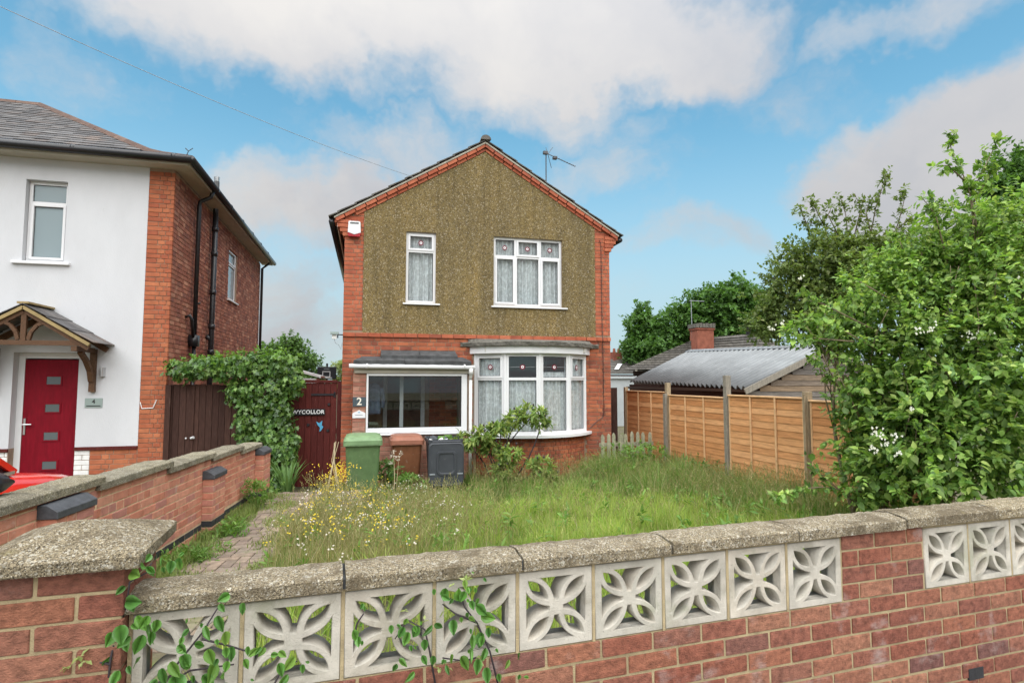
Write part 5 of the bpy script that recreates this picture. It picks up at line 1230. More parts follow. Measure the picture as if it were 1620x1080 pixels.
for s in (-1, 1):
    for y in (3.15, 5.55):
        x = -3.22 + s * .78; wh = MB().tube([(x - s * .1, y, .64), (x + s * .1, y, .64)], .31, 20).build('wheel', 'tyre', car); MB().tube([(x + s * .101, y, .64), (x + s * .105, y, .64)], .2, 14).build('rim', 'chrome', wh)
    x = -3.22 + s * .93
    b = MB(); b.loft([[(x + .095 * math.cos(t), y, 1.335 + q * math.sin(t) * (1 if math.sin(t) > 0 else .9)) for t in [2 * math.pi * i / 16 for i in range(16)]] for y, q in ((4.45, .078), (4.52, .085), (4.60, .07), (4.64, .03))]); mr = b.build('door_mirror', 'black_plastic', car, smooth=True)
    MB().tube([(x, 4.446, 1.337), (x, 4.440, 1.3385)], .066, 16).build('mirror_glass', 'mirror', mr); MB().bar((x - s * .08, 4.55, 1.29), (x - s * .18, 4.6, 1.23), .05, .04).build('mirror_arm', 'black_plastic', mr)
    MB().loft([[(-3.22 + s * (.50 + .16 * t), 6.30 - .33 * t * t, .33 + .56 + .04 * t + z) for t in (0, .5, 1)] + [(-3.22 + s * (.46 + .16 * t), 6.2 - .33 * t * t, .33 + .58 + .04 * t + z) for t in (1, .5, 0)] for z in (0, .1)]).build('headlight', 'frosted', car)

for ch in CAR.children: ch.location += Vector((0, -.24, .045))
# ================================================================== VEGETATION
def pt(x, y, Z): return CAM + (FWD * 900 + RGT * (x - 810) - UPV * (y - 540)) * (Z / 900)
def blobs_px(lst):
    """(px x, px y, depth, rx, ry, rz) -> ellipsoids in the world"""
    return [(*pt(x, y, Z), a, b, c) for x, y, Z, a, b, c in lst]
def big_tree(name, label, base, blobs, mt, n, ll, lw, seed, trunk_r=.2, cat='tree', shell=.45, group=None, nleaf=5, slen=.3, rough=.3, shoots=()):
    g = np.random.default_rng(seed); root = thing(name, label, cat, base, group); tb = MB(); B = Vector(base); top = Vector(np.mean([b[:3] for b in blobs], axis=0))
    fork = B.lerp(top, .55); branch(tb, B, fork, trunk_r, trunk_r * .6, .05, 7, seed, 8)
    for i, b in enumerate(blobs):
        c = Vector(b[:3]); pts = branch(tb, fork.lerp(B, .15 * (i % 3)), c, trunk_r * .45, trunk_r * .1, .12, 7, seed + i, 5)
        for j in range(4):
            d = Vector(rnd_dir(1, g)[0]); d.z = abs(d.z) * .6; branch(tb, pts[3 + j % 3], c + Vector((d.x * b[3], d.y * b[4], d.z * b[5])) * .85, trunk_r * .16, trunk_r * .03, .15, 5, seed + i * 7 + j, 4)
    Pl, Dl = [], []
    for path, Zs in shoots:
        pp = [pt(x, y, Zs) for x, y in path]; tb.tube(pp, [.022 - .016 * i / (len(pp) - 1) for i in range(len(pp))], 5); k = int(sum((pp[i + 1] - pp[i]).length for i in range(len(pp) - 1)) / .07)
        for i in range(k):
            t = (.12 + .88 * i / k) * (len(pp) - 1); a = int(min(t, len(pp) - 1.001)); Pl.append(np.array(pp[a].lerp(pp[a + 1], t - a)) + g.normal(size=3) * .07); Dl.append(np.array((pp[a + 1] - pp[a]).normalized()) + g.normal(size=3) * .9)
    tb.build('trunk', 'bark', root, smooth=True)
    P, D = blob_points(blobs, n, shell, g, rough)
    if Pl: P = np.concatenate([P, np.array(Pl)]); D = np.concatenate([D, np.array(Dl)])
    V, Fc = sprigs(P, D, nleaf, slen, ll, lw, LEAF2, g)
    o = npmesh('crown', V, Fc, mt, root); return root
# far trees beyond the bungalows
big_tree('tree', 'rounded dark green tree furthest left behind the far bungalow', (21.2, 44, 0), blobs_px([(1016, 520, 46, 1.2, 1.2, 1.9), (1010, 555, 46, 1.3, 1.3, 1.4), (1035, 545, 46, 1.4, 1.4, 1.6)]), 'leaf_tree_far', 2600, .26, .2, 101, .22, group='trees behind the bungalows', rough=.25)
big_tree('tree', 'spreading green tree directly behind the bungalow chimney', (25, 43, 0), blobs_px([(1075, 515, 44, 1.8, 1.8, 1.5), (1060, 550, 44, 2.0, 1.8, 1.3), (1110, 540, 44, 1.8, 1.8, 1.6)]), 'leaf_tree_far', 3600, .26, .2, 102, .25, group='trees behind the bungalows', rough=.25)
big_tree('tree', 'tallest dark green tree behind the bungalow ridge', (28, 42, 0), blobs_px([(1130, 480, 43, 1.7, 1.6, 1.3), (1165, 475, 43, 1.7, 1.6, 1.4), (1150, 520, 43, 2.4, 2, 1.6), (1195, 500, 43, 1.8, 1.6, 2.0), (1100, 500, 43, 1.2, 1.2, 1.0)]), 'leaf_tree_far', 5600, .26, .2, 103, .3, group='trees behind the bungalows', rough=.3)
big_tree('tree', 'olive green tree with thin open top beside the corrugated shed', (14.5, 15.5, 0), blobs_px([(1255, 470, 18, .95, .9, .95), (1215, 510, 18, .55, .6, .5), (1300, 420, 18, 1.1, 1, .9), (1355, 415, 18, 1.1, 1, .7), (1405, 420, 18, 1.1, 1, .9), (1320, 490, 18, 1.2, 1, 1.0)]), 'leaf_tree_mid', 5600, .13, .085, 104, .16, nleaf=6, slen=.24, rough=.38, shoots=[(q, 18) for q in ([(1320, 430), (1305, 360), (1290, 330), (1283, 318)], [(1345, 410), (1338, 340), (1330, 312)], [(1370, 410), (1385, 330), (1398, 290), (1402, 276)], [(1400, 410), (1422, 350), (1430, 318), (1432, 305)], [(1300, 440), (1250, 415), (1222, 413)], [(1300, 400), (1272, 345), (1268, 330)], [(1350, 380), (1362, 330), (1352, 306)], [(1290, 410), (1255, 395), (1240, 398)], [(1270, 450), (1225, 440), (1205, 438)], [(1330, 380), (1310, 340), (1318, 322)], [(1380, 380), (1370, 335), (1376, 318)], [(1410, 370), (1440, 345), (1452, 352)], [(1340, 380), (1300, 352), (1276, 352)])])
big_tree('tree', 'dark tree cut off by the right edge of the picture', (22.5, 15, 0), blobs_px([(1600, 290, 21, .9, .9, 1.0), (1625, 350, 21, 1.4, 1.2, 1.2), (1660, 300, 21, 1.6, 1.4, 1.6), (1590, 400, 21, 1.0, 1, .9)]), 'leaf_tree_far', 3600, .17, .12, 105, .2, nleaf=6, slen=.25, rough=.35)
big_tree('tree', 'small light green tree rising behind the ivy and white lean-to', (-3.2, 24, 0), blobs_px([(455, 565, 24, .75, .7, .7), (480, 575, 24, .6, .6, .6), (435, 585, 24, .7, .7, .6), (460, 540, 24, .35, .35, .3), (425, 560, 24, .4, .4, .4), (490, 600, 24, .5, .5, .4)]), 'leaf_tree_light', 1900, .13, .08, 106, .09, nleaf=6, slen=.2, rough=.3)
big_tree('shrub', 'pale flowering shrub glimpsed between backboard and house wall', (-.6, 22.5, 0), blobs_px([(541, 590, 22, .35, .3, .5)]), 'leaf_pale', 260, .11, .08, 107, .04, cat='shrub', nleaf=5, slen=.12)

# the big flowering shrub in the right corner
def mock_orange():
    g = np.random.default_rng(21); root = thing('flowering_shrub', 'large leafy mock orange shrub with white flower clusters in right garden corner', 'shrub', (5.3, 4.9, .3))
    bl = blobs_px([(1440, 700, 5.6, .62, .6, .55), (1385, 690, 5.9, .34, .4, .42), (1395, 620, 5.8, .33, .4, .36), (1378, 760, 5.6, .26, .3, .25), (1540, 720, 5.3, .75, .6, .6), (1450, 580, 5.8, .62, .6, .5), (1560, 580, 5.4, .8, .7, .6),
                   (1400, 500, 6.0, .55, .5, .42), (1330, 520, 6.2, .32, .35, .22), (1278, 520, 6.3, .16, .2, .10), (1480, 450, 6.0, .6, .5, .45), (1560, 440, 5.8, .65, .6, .5), (1440, 420, 6.1, .40, .4, .30), (1620, 470, 5.4, .6, .5, .7), (1520, 370, 6.0, .42, .4, .34), (1590, 370, 5.9, .40, .4, .36), (1600, 660, 5.2, .6, .5, .7)])
    tb = MB(); B = Vector((5.3, 4.9, .3))
    for i, b in enumerate(bl):
        pts = branch(tb, B + Vector((random.uniform(-.25, .25), random.uniform(-.2, .2), 0)), b[:3], .028, .008, .10, 7, 200 + i, 6)
        for j in range(5): d = Vector(rnd_dir(1, g)[0]); branch(tb, pts[3 + j % 4], Vector(b[:3]) + Vector((d.x * b[3], d.y * b[4], abs(d.z) * b[5])) * .95, .009, .003, .12, 5, 300 + i * 9 + j, 5)
    P, D = blob_points(bl, 4700, .5, g, .36)
    # long shoots above and to the left: (pixel path, depth)
    Pl, Dl = [], []
    for path in ([(1555, 420), (1540, 330), (1530, 290), (1505, 240), (1502, 212)], [(1545, 400), (1535, 310), (1560, 260), (1578, 222)], [(1530, 290), (1500, 262), (1478, 262)], [(1540, 320), (1565, 280), (1570, 262)], [(1500, 420), (1480, 340), (1458, 312)], [(1548, 300), (1560, 290), (1572, 292)],
                 [(1400, 560), (1330, 520), (1280, 505), (1238, 525)], [(1350, 540), (1290, 535), (1250, 545)], [(1380, 520), (1300, 480), (1262, 472)], [(1420, 480), (1350, 440), (1330, 445)], [(1330, 620), (1300, 560), (1280, 575)], [(1360, 660), (1325, 590), (1312, 600)], [(1380, 780), (1300, 770), (1250, 775), (1225, 790)], [(1360, 800), (1310, 760), (1285, 740)], [(1600, 420), (1610, 340), (1618, 300)]):
        pp = [pt(x, y, 5.7) for x, y in path]; tb.tube(pp, [.010 - .0075 * i / (len(pp) - 1) for i in range(len(pp))], 5)
        L = sum((pp[i + 1] - pp[i]).length for i in range(len(pp) - 1)); k = max(6, int(L / .045))
        for i in range(k):
            t = (.25 + .75 * i / k) * (len(pp) - 1); a = int(min(t, len(pp) - 1.001)); p = pp[a].lerp(pp[a + 1], t - a); Pl.append(np.array(p) + g.normal(size=3) * .02); d = np.array(pp[a + 1] - pp[a]); Dl.append(d / np.linalg.norm(d) + g.normal(size=3) * .7)
    tb.build('branch', 'twig', root, smooth=True)
    up_ = P[:, 2] > 2.15
    Pi, Di = blob_points(bl, 1700, .0, g, .2)
    V1, F1 = join([sprigs(P[~up_], D[~up_], 7, .13, .070, .047, LEAF6, g, .3, .2), sprigs(np.concatenate([P[up_], P[up_] + g.normal(size=(up_.sum(), 3)) * .05]), np.concatenate([D[up_], D[up_]]), 7, .11, .050, .033, LEAF6, g, .3, .25), sprigs(Pi, Di, 6, .14, .062, .044, LEAF6, g, .3, .1)]); V2, F2 = sprigs(np.array(Pl), np.array(Dl), 6, .07, .062, .040, LEAF6, g, .2, .1)
    V, Fc = join([(V1, F1), (V2, F2)]); nl = len(V) // 7; c = V.reshape(nl, 7, 3).mean(1); dd = (c - np.array(CAM)) @ np.array(FWD)
    # nearest 250 outer leaves as pieces, the rest as one mass
    xs = 810 + 900 * ((c - np.array(CAM)) @ np.array(RGT)) / dd; ys = 540 - 900 * ((c - np.array(CAM)) @ np.array(UPV)) / dd
    ok = np.where((xs > 1200) & (xs < 1612) & (ys > 200) & (ys < 800))[0]; pick = ok[np.argsort(dd[ok])[:250]]; sel = np.zeros(nl, bool); sel[pick] = True
    Vr = V.reshape(nl, 7, 3); rest = Vr[~sel].reshape(-1, 3); T, Fc1 = LEAF6
    o = npmesh('foliage', rest, (Fc1[None] + (np.arange((~sel).sum()) * 7)[:, None, None]).reshape(-1, 3), 'leaf_bush', root); o['kind'] = 'stuff'
    for i in pick: npmesh('leaf', Vr[i], Fc1, 'leaf_bush', root)
    # flower clusters
    for x, y, s in ((1535, 530, 1.5), (1560, 528, 1.2), (1470, 520, 1.2), (1455, 524, .8), (1395, 690, 1.1), (1385, 680, .8), (1400, 700, .8), (1418, 692, 1), (1382, 710, 1), (1420, 716, .8), (1516, 696, 1), (1535, 705, 1.2), (1495, 722, .8), (1567, 722, .9), (1550, 737, .8), (1605, 765, .8), (1620, 435, 1.2), (1222, 520, .9), (1236, 512, .7), (1515, 735, .7), (1440, 645, .5), (1580, 560, .5), (1475, 800, .5), (1265, 440, .6), (1590, 640, .6)):
        c0 = np.array(pt(x, y, 5.05 if x > 1300 else 6.0)); n = int(9 * s); P = c0 + g.normal(size=(n, 3)) * .022 * s; parts = []
        for k in range(4): parts.append(leaves(P, np.array([math.cos(k * 1.57), -.5, math.sin(k * 1.57)]) + g.normal(size=(n, 3)) * .2, np.array([0, -1.0, .3]) + g.normal(size=(n, 3)) * .2, np.full(n, .016), np.full(n, .014), LEAF2))
        npmesh('flower_cluster', *join(parts), 'petal_white', root)
    n = 900; P, D = blob_points(bl, n, .95, g, .2); npmesh('flower_bud', *leaves(P, rnd_dir(n, g) + np.array([0, 0, .8]), rnd_dir(n, g), np.full(n, .014), np.full(n, .010), LEAF2), 'leaf_pale', root)['kind'] = 'stuff'
mock_orange()

# ivy over the gates
def ivy():
    g = np.random.default_rng(31); root = thing('ivy', 'thick glossy ivy spilling over the gates and boundary wall end', 'ivy', (-1.6, 10.8, .1))
    q = lambda x, y, D, a, b, c: (*(CAM + (FWD * 900 + RGT * (x - 810) - UPV * (y - 540)) * (D / (FWD * 900 + RGT * (x - 810) - UPV * (y - 540)).y)), a, b, c)
    bl = [q(290, 585, 11, .26, .16, .17), q(325, 580, 11, .30, .2, .18), q(360, 583, 10.95, .28, .22, .22), q(400, 580, 10.9, .34, .28, .26), q(440, 580, 10.9, .34, .3, .24), q(462, 605, 10.9, .2, .25, .26), q(420, 620, 10.85, .40, .28, .32), q(440, 650, 10.85, .24, .25, .35), q(400, 660, 10.85, .27, .25, .32), q(425, 690, 10.8, .32, .25, .32), q(395, 690, 10.9, .2, .2, .22), q(447, 725, 10.75, .24, .22, .36), q(443, 765, 10.65, .20, .18, .28), q(455, 700, 10.85, .2, .2, .3), q(380, 620, 10.95, .25, .18, .2)]
    tb = MB(); B = Vector((-1.55, 10.85, .1))
    for i, b in enumerate(bl):
        if i > 2: branch(tb, B if b[2] < 1.6 else Vector((-1.8, 10.98, 1.3)), b[:3], .022, .006, .12, 7, 400 + i, 5)
    tb.build('stem', 'twig', root, smooth=True)
    n = 7200; P, D = blob_points(bl, n, .7, g, .24); D = unit(D + np.array([0, -.35, 0])); ax = unit(np.array([0, -.25, -.8]) + g.normal(size=(n, 3)) * .5); s = g.uniform(.055, .10, n)
    V, Fc = leaves(P, ax, D + g.normal(size=(n, 3)) * .35, s, s * .9, IVY); nl = n; Vr = V.reshape(n, 11, 3); c = Vr.mean(1); score = (c - np.array(CAM)) @ np.array(FWD) - s * 6
    sel = np.zeros(n, bool); sel[np.argsort(score)[:150]] = True; T, F1 = IVY
    npmesh('foliage', Vr[~sel].reshape(-1, 3), (F1[None] + (np.arange((~sel).sum()) * 11)[:, None, None]).reshape(-1, 3), 'leaf_ivy', root)['kind'] = 'stuff'
    for i in np.where(sel)[0]: npmesh('leaf', Vr[i], F1, 'leaf_ivy', root)
    bl2 = [b for b in bl if b[2] > 2.05]; P, D = blob_points(bl2, 260, .95, g, .2); k = D[:, 2] > .1; P = P[k]; D = D[k]
    npmesh('young_shoot', *sprigs(P, D, 6, .14, .06, .05, LEAF6, g, .2, .5), 'leaf_weed', root)['kind'] = 'stuff'
ivy()

# tree peony by the bay
def peony():
    g = np.random.default_rng(41); root = thing('peony_shrub', 'tree peony with ragged leaf clumps on bare stems before the bay window', 'shrub', (2.35, 10.05, .05))
    heads = [(1.75, 9.95, .98, .21), (1.98, 10.0, 1.06, .23), (2.12, 10.0, .84, .17), (2.32, 10.0, 1.17, .17), (2.58, 9.95, 1.36, .19), (2.86, 9.95, 1.45, .23), (3.05, 9.95, 1.30, .15), (2.42, 9.8, .74, .21), (2.33, 9.75, .50, .14), (2.99, 9.75, .52, .21), (3.12, 9.8, .33, .15), (2.92, 9.75, .20, .17)]
    tb = MB(); Ps, Ds = [], []
    for i, (x, y, z, r) in enumerate(heads):
        branch(tb, (2.2 + .12 * (i % 4), 10.05, .05), (x, y, z - .1), .018, .009, .16, 7, 500 + i, 6)
        r *= 1.1; k = 40; d = rnd_dir(k, g); d[:, 2] = d[:, 2] * .75 + .15; Ps.append(np.array((x, y, z)) + d * r * g.uniform(.35, .85, (k, 1)) * np.array([1, .9, .62])); Ds.append(d)
    tb.build('stem', 'dark_twig', root, smooth=True)
    P, D = np.concatenate(Ps), np.concatenate(Ds); npmesh('foliage', *sprigs(P, D, 7, .12, .11, .040, LEAF6, g, .3, .1), 'leaf_peony', root)['kind'] = 'stuff'
    for (x, y, z, r) in heads:
        for k in range(3):
            p = np.array((x + g.normal() * .12, y - .1, z + r * .75 + g.normal() * .02)); b = MB(); b.loft([[(p[0] + q * math.cos(t), p[1] + q * math.sin(t), p[2] + h) for t in [2 * math.pi * i / 7 for i in range(7)]] for q, h in ((.008, -.02), (.018, 0), (.014, .018), (.004, .026))]); b.build('seed_head', 'dark_twig' if k else 'leaf_pale', root)
peony()

# strap-leaved plant by the gate, docks along the wall
def strap_plant(name, label, x, y, z, n, L, w, seed, mt='leaf_strap', cat='plant', spread=.5, base=.08):
    g = np.random.default_rng(seed); root = thing(name, label, cat, (x, y, z)); b = MB()
    for i in range(n):
        a = g.uniform(0, 2 * math.pi); lean = g.uniform(.1, spread); l = L * g.uniform(.6, 1.15); d = Vector((math.cos(a), math.sin(a), 0)); p0 = Vector((x, y, z)) + d * g.uniform(0, base); sd = Vector((-d.y, d.x, 0)); k = 6; st = len(b.v)
        for j in range(k + 1):
            t = j / k; p = p0 + d * (lean * l * t * t) + Vector((0, 0, 1)) * (l * (t - .35 * lean * t * t)); ww = w * (.5 + 1.2 * t) * (1 - t) ** .6 + .001
            b.v += [tuple(p - sd * ww), tuple(p + d * -ww * .4), tuple(p + sd * ww)]
        for j in range(k): q = st + j * 3; b.f += [(q, q + 1, q + 4, q + 3), (q + 1, q + 2, q + 5, q + 4)]
    o = b.build('foliage', mt, root, smooth=True, fix=False); o['kind'] = 'stuff'; return root
strap_plant('strap_leaf_plant', 'clump of upright strap leaves at the foot of the ivy', -1.28, 10.35, .05, 34, .72, .022, 61)
def tuft_plant(label, x, y, z, n, r, h, ll, lw, seed, mt='leaf_weed'):
    g = np.random.default_rng(seed); root = thing('weed_clump', label, 'weeds', (x, y, z)); P = np.array((x, y, z)) + np.stack([g.normal(size=n) * r * .45, g.normal(size=n) * r * .45, g.random(n) ** .8 * h], 1); D = unit(np.stack([g.normal(size=n), g.normal(size=n), g.random(n) * 1.2 + .2], 1))
    tb = MB()
    for i in range(10): tb.tube([(x, y, z), tuple(P[i])], [.006, .002], 4)
    tb.build('stem', 'leaf_weed', root); npmesh('foliage', *sprigs(P, D, 6, .10, ll, lw, LEAF6, g, .2, .3), mt, root)['kind'] = 'stuff'
tuft_plant('tall feathery green weeds between the two far wall piers', -1.42, 8.45, .28, 80, .22, .36, .07, .018, 62)
tuft_plant('low bright weeds at the foot of the middle wall pier', -1.48, 7.05, .28, 60, .22, .16, .06, .02, 63)
tuft_plant('low weeds spreading along the wall foot near the gate pier', -1.66, 6.15, .28, 70, .30, .10, .06, .02, 64)

# clematis-like creeper on the front wall, each near leaf a piece
def creeper():
    g = np.random.default_rng(71); root = thing('creeper', 'leafy green creeper climbing through the screen blocks at left', 'climbing plant', tuple(FW(-.9, .03, .6))); Z = lambda x: None
    def onwall(x, y, off=.04):
        n = np.array((-.0645, .998, 0)); d = np.array(FWD * 900 + RGT * (x - 810) - UPV * (y - 540)); c = np.array(CAM); p = np.array((.547, 2.08, 0)) - n * off; t = ((p - c) @ n) / (d @ n); return Vector(c + d * t)
    stems = [[(170, 1090), (175, 1040), (185, 1000), (200, 960), (205, 920), (232, 905), (240, 890)], [(175, 1050), (150, 1045), (120, 1050)], [(270, 1090), (280, 1050), (320, 1000), (345, 960)], [(320, 1010), (360, 1020), (410, 1035)], [(690, 1090), (680, 1030), (672, 995), (645, 980), (625, 1010)], [(790, 1090), (775, 1030), (755, 985), (735, 960), (725, 930)], [(770, 1035), (735, 1045), (700, 1040)], [(755, 985), (720, 970), (700, 955)], [(430, 1090), (445, 1060), (470, 1045)], [(560, 1010), (565, 985), (575, 970)], [(250, 1090), (300, 1060), (370, 1050)]]
    tb = MB()
    for i, s in enumerate(stems):
        pp = [onwall(x, y, .035 + .02 * math.sin(k * 2 + i)) for k, (x, y) in enumerate(s)]; tb.tube(pp, [.0038 - .002 * k / len(pp) for k in range(len(pp))], 5)
    tb.build('stem', 'dark_twig', root, smooth=True)['kind'] = 'stuff'
    spots = [(200, 965, 34), (235, 985, 30), (215, 985, 30), (190, 1000, 30), (205, 1020, 36), (235, 1000, 36), (180, 1010, 24), (225, 1015, 30), (215, 1060, 24), (190, 1070, 26), (175, 1045, 20), (208, 915, 26), (235, 905, 26), (200, 935, 22), (255, 890, 24), (270, 895, 22), (285, 890, 20), (240, 885, 22),
             (300, 1005, 26), (325, 1000, 28), (345, 985, 30), (355, 1010, 30), (370, 1035, 34), (330, 1040, 34), (310, 1030, 28), (290, 1050, 36), (265, 1060, 34), (340, 1060, 36), (300, 1070, 34), (275, 1080, 34), (320, 1080, 30), (355, 1075, 30), (390, 1030, 22), (405, 1035, 24), (385, 1050, 20), (345, 965, 26), (360, 950, 26), (250, 1085, 28), (280, 1030, 26), (360, 1055, 26),
             (440, 1060, 30), (465, 1050, 30), (480, 1060, 26), (455, 1075, 24), (420, 1030, 18), (560, 1005, 22), (570, 1015, 20), (575, 960, 16),
             (660, 1000, 26), (650, 1010, 28), (670, 1020, 24), (640, 1000, 22), (683, 1000, 30), (665, 1045, 22), (632, 1050, 20), (655, 1072, 26), (645, 985, 18), (620, 995, 18),
             (705, 940, 26), (720, 950, 24), (735, 945, 26), (745, 960, 26), (725, 962, 28), (755, 970, 32), (760, 985, 30), (738, 985, 24), (716, 990, 26), (700, 950, 20), (745, 935, 18), (763, 920, 16), (735, 925, 20), (750, 1015, 30), (760, 1010, 26), (742, 1035, 30), (730, 1050, 32), (755, 1055, 34), (715, 1045, 26), (770, 1035, 28), (790, 1075, 26), (820, 1045, 28), (690, 1045, 22), (775, 1000, 20), (835, 1078, 18), (708, 1060, 22)]
    spots += [(x + g.normal() * 14, y + g.normal() * 12, s * g.uniform(.45, .8)) for x, y, s in spots if g.random() < .75]
    for (x, y, s) in spots:
        p = onwall(x + g.normal() * 2, y - s * .4, .045 + g.random() * .05); L = s * 1.6 / 900 * g.uniform(.6, 1.15); ax = np.array([[g.normal() * .5, -.25 + g.normal() * .2, -.7 + g.normal() * .5]]); nr = np.array([[g.normal() * .65 + .1, -1.0, .55 + g.normal() * .5]])
        npmesh('leaf', *leaves(np.array([p]), ax, nr, np.array([L]), np.array([L * g.uniform(.62, .8)]), VLEAF), 'leaf_vine' if g.random() > .12 else 'leaf_weed', root, True)
    P = np.array([onwall(x + g.normal() * 6, y + g.normal() * 5, .05) for x, y in ((735, 915), (740, 930), (720, 935), (695, 1050), (700, 1060), (755, 1040), (740, 920), (690, 960), (130, 1045), (115, 1048), (122, 1043), (140, 1046), (670, 985), (640, 970))]); n = len(P)
    npmesh('young_shoot', *sprigs(P, rnd_dir(n, g), 5, .02, .022, .012, LEAF2, g), 'leaf_pale', root)['kind'] = 'stuff'
creeper()

# ================================================================== LAWN AND WILD FLOWERS
gzv = np.vectorize(gz)
def blades(P, h, w, lean, g):
    n = len(P); a = g.uniform(0, 2 * math.pi, n); d = np.stack([np.cos(a), np.sin(a), np.zeros(n)], 1); b = g.uniform(0, 2 * math.pi, n); s = np.stack([np.cos(b), np.sin(b), np.zeros(n)], 1); up = np.array([0, 0, 1.0]); w = w[:, None]; h = h[:, None]; ln = (lean * g.random(n))[:, None]
    m = P + up * h * .55 + d * ln * h * .3; t = P + up * h * (1 - .25 * ln) + d * ln * h
    V = np.stack([P - s * w, P + s * w, m - s * w * .75, m + s * w * .75, t], 1).reshape(-1, 3); F0 = np.array([(0, 1, 3), (0, 3, 2), (2, 3, 4)])
    return V, (F0[None] + (np.arange(n) * 5)[:, None, None]).reshape(-1, 3)
def area(n, x0, x1, y0, y1, g): x = g.uniform(x0, x1, n); y = g.uniform(y0, y1, n); return x, y
def keep_clear(x, y):
    k = (x > -.62 + .09 * (y - 8)) & (x < 5.9) & (y > 2.36 + .0645 * x) & ((y < 10.86) | (x > 4.5)) & ~((np.hypot(x - 3.23, y - 12.0) < 1.5))
    k &= ~((abs(x + .055) < .2) & (abs(y - 9.7) < .28)) & ~((abs(x - .69) < .2) & (abs(y - 10.5) < .28)) & ~((abs(x - 1.31) < .22) & (abs(y - 10.1) < .3)); return k
def meadow():
    g = np.random.default_rng(81)
    def field(n, y0, y1, x0=-.9, x1=5.9): x, y = area(n, x0, x1, y0, y1, g); k = keep_clear(x, y); return x[k], y[k]
    # zones: straw on the left, bright lawn in the middle, dark rank grass by the house and fence
    x, y = field(105000, 4.6, 10.9); x2, y2 = field(11000, 2.4, 4.6); x = np.concatenate([x, x2]); y = np.concatenate([y, y2])
    wob = np.sin(x * 2.3 + y * 1.1) * .25 + np.sin(y * 2.9 - x) * .2 + g.normal(size=len(x)) * .35
    left = (x + wob < .75 - .10 * (y - 6)) & (y > 5.0); dark = (~left) & ((y + wob > 8.9 - .25 * np.clip(x - 3, 0, 3)) | (x + wob * .8 > 4.95)); lawn = ~(left | dark)
    for nm, lab, mk, mt, hh, w, ln in (('lawn_grass', 'bright yellow green unmown grass in middle of the front garden', lawn, 'grass_lawn', .25, .0054, .7), ('rank_grass', 'taller dark green rank grass along the house and panel fence', dark, 'grass_dark', .35, .0058, .7), ('meadow_grass', 'straw coloured dry grass among the wildflowers beside the drive', left, 'grass_straw', .29, .0042, .65)):
        X, Y = x[mk], y[mk]; n = len(X); H = hh * g.uniform(.45, 1.25, n) * (1 + .30 * np.sin(X * 3.1 + 1) * np.sin(Y * 2.7) + .28 * np.sin(X * 7.3 + Y * 2.1) * np.sin(Y * 6.1 - X * 1.7))
        if nm != 'lawn_grass': H *= np.where((Y > 8.7) & (X > -.4) & (X < 1.8), .62, 1.0)
        if nm == 'rank_grass': H *= np.where((X > 4.1) & (Y > 6.8), 1.45, 1.0) * np.where((Y > 9.5) & (X < 4), .8, 1)
        if nm == 'meadow_grass': H *= np.where(Y > 8.4, .85, 1.0)
        P = np.stack([X, Y, gzv(X, Y) - .01], 1); W_ = w * g.uniform(.7, 1.3, n) * (1 + .05 * (Y - 5))
        tag(npmesh(nm, *blades(P, H, W_, ln, g), mt), lab, 'grass', kind='stuff')
    # green undergrowth in the straw
    X, Y = field(40000, 4.8, 10.8, -.9, 1.6); n = len(X); tag(npmesh('undergrowth', *blades(np.stack([X, Y, gzv(X, Y) - .01], 1), .20 * g.uniform(.5, 1.3, n), np.full(n, .004), .7, g), 'grass_dark'), 'low green undergrowth beneath the dry meadow grass', 'grass', kind='stuff')
    # fine seeding stalks
    n0 = 9000; X, Y = field(n0, 5.0, 10.6); kk = (X < 1.4) | (X > 4.4) | (Y > 9) | (g.random(len(X)) < .22); kk &= ~((Y > 8.5) & (X > -.4) & (X < 1.75)); X, Y = X[kk], Y[kk]; n = len(X); H = g.uniform(.38, .68, n) * np.where(X > 4.4, 1.08, 1); P = np.stack([X, Y, gzv(X, Y)], 1)
    V1, F1 = blades(P, H, np.full(n, .0013), .45, g); tips = V1.reshape(n, 5, 3)[:, 4]; mid = V1.reshape(n, 5, 3)[:, 2]; ax = unit(tips - mid); parts = [(V1, F1)]
    for k in range(5): parts.append(leaves(tips - ax * (.02 + .022 * k), ax * .8 + g.normal(size=(n, 3)) * .3, rnd_dir(n, g), np.full(n, .035), np.full(n, .006), LEAF2))
    tag(npmesh('seeding_grass', *join(parts), 'grass_straw'), 'pale seed heads standing above the overgrown grass', 'grass', kind='stuff')
    # broad-leaved weeds and dead stalks through the grass
    X, Y = field(700, 5.0, 10.4); kk = g.random(len(X)) < np.where((X > 4.2) | (Y > 8.6) | (X < .9), .8, .25); X, Y = X[kk], Y[kk]; n = len(X); P = np.stack([X, Y, gzv(X, Y) + g.uniform(.02, .22, n)], 1)
    tag(npmesh('broadleaf_weeds', *sprigs(P, np.tile(np.array([[0, 0, 1.0]]), (n, 1)), 8, .16, .11, .034, LEAF6, g, .1, .5), 'leaf_weed'), 'broad leaved weeds scattered through the overgrown grass', 'weeds', kind='stuff')
    X, Y = field(2600, 5.0, 10.4); kk = (X < 1.1) | (g.random(len(X)) < .08); X, Y = X[kk], Y[kk]; n = len(X); P = np.stack([X, Y, gzv(X, Y)], 1)
    tag(npmesh('dead_stalks', *blades(P, g.uniform(.25, .52, n), np.full(n, .0024), .5, g), 'dry_stalk'), 'bleached dead stalks standing in the meadow', 'stalks', kind='stuff')
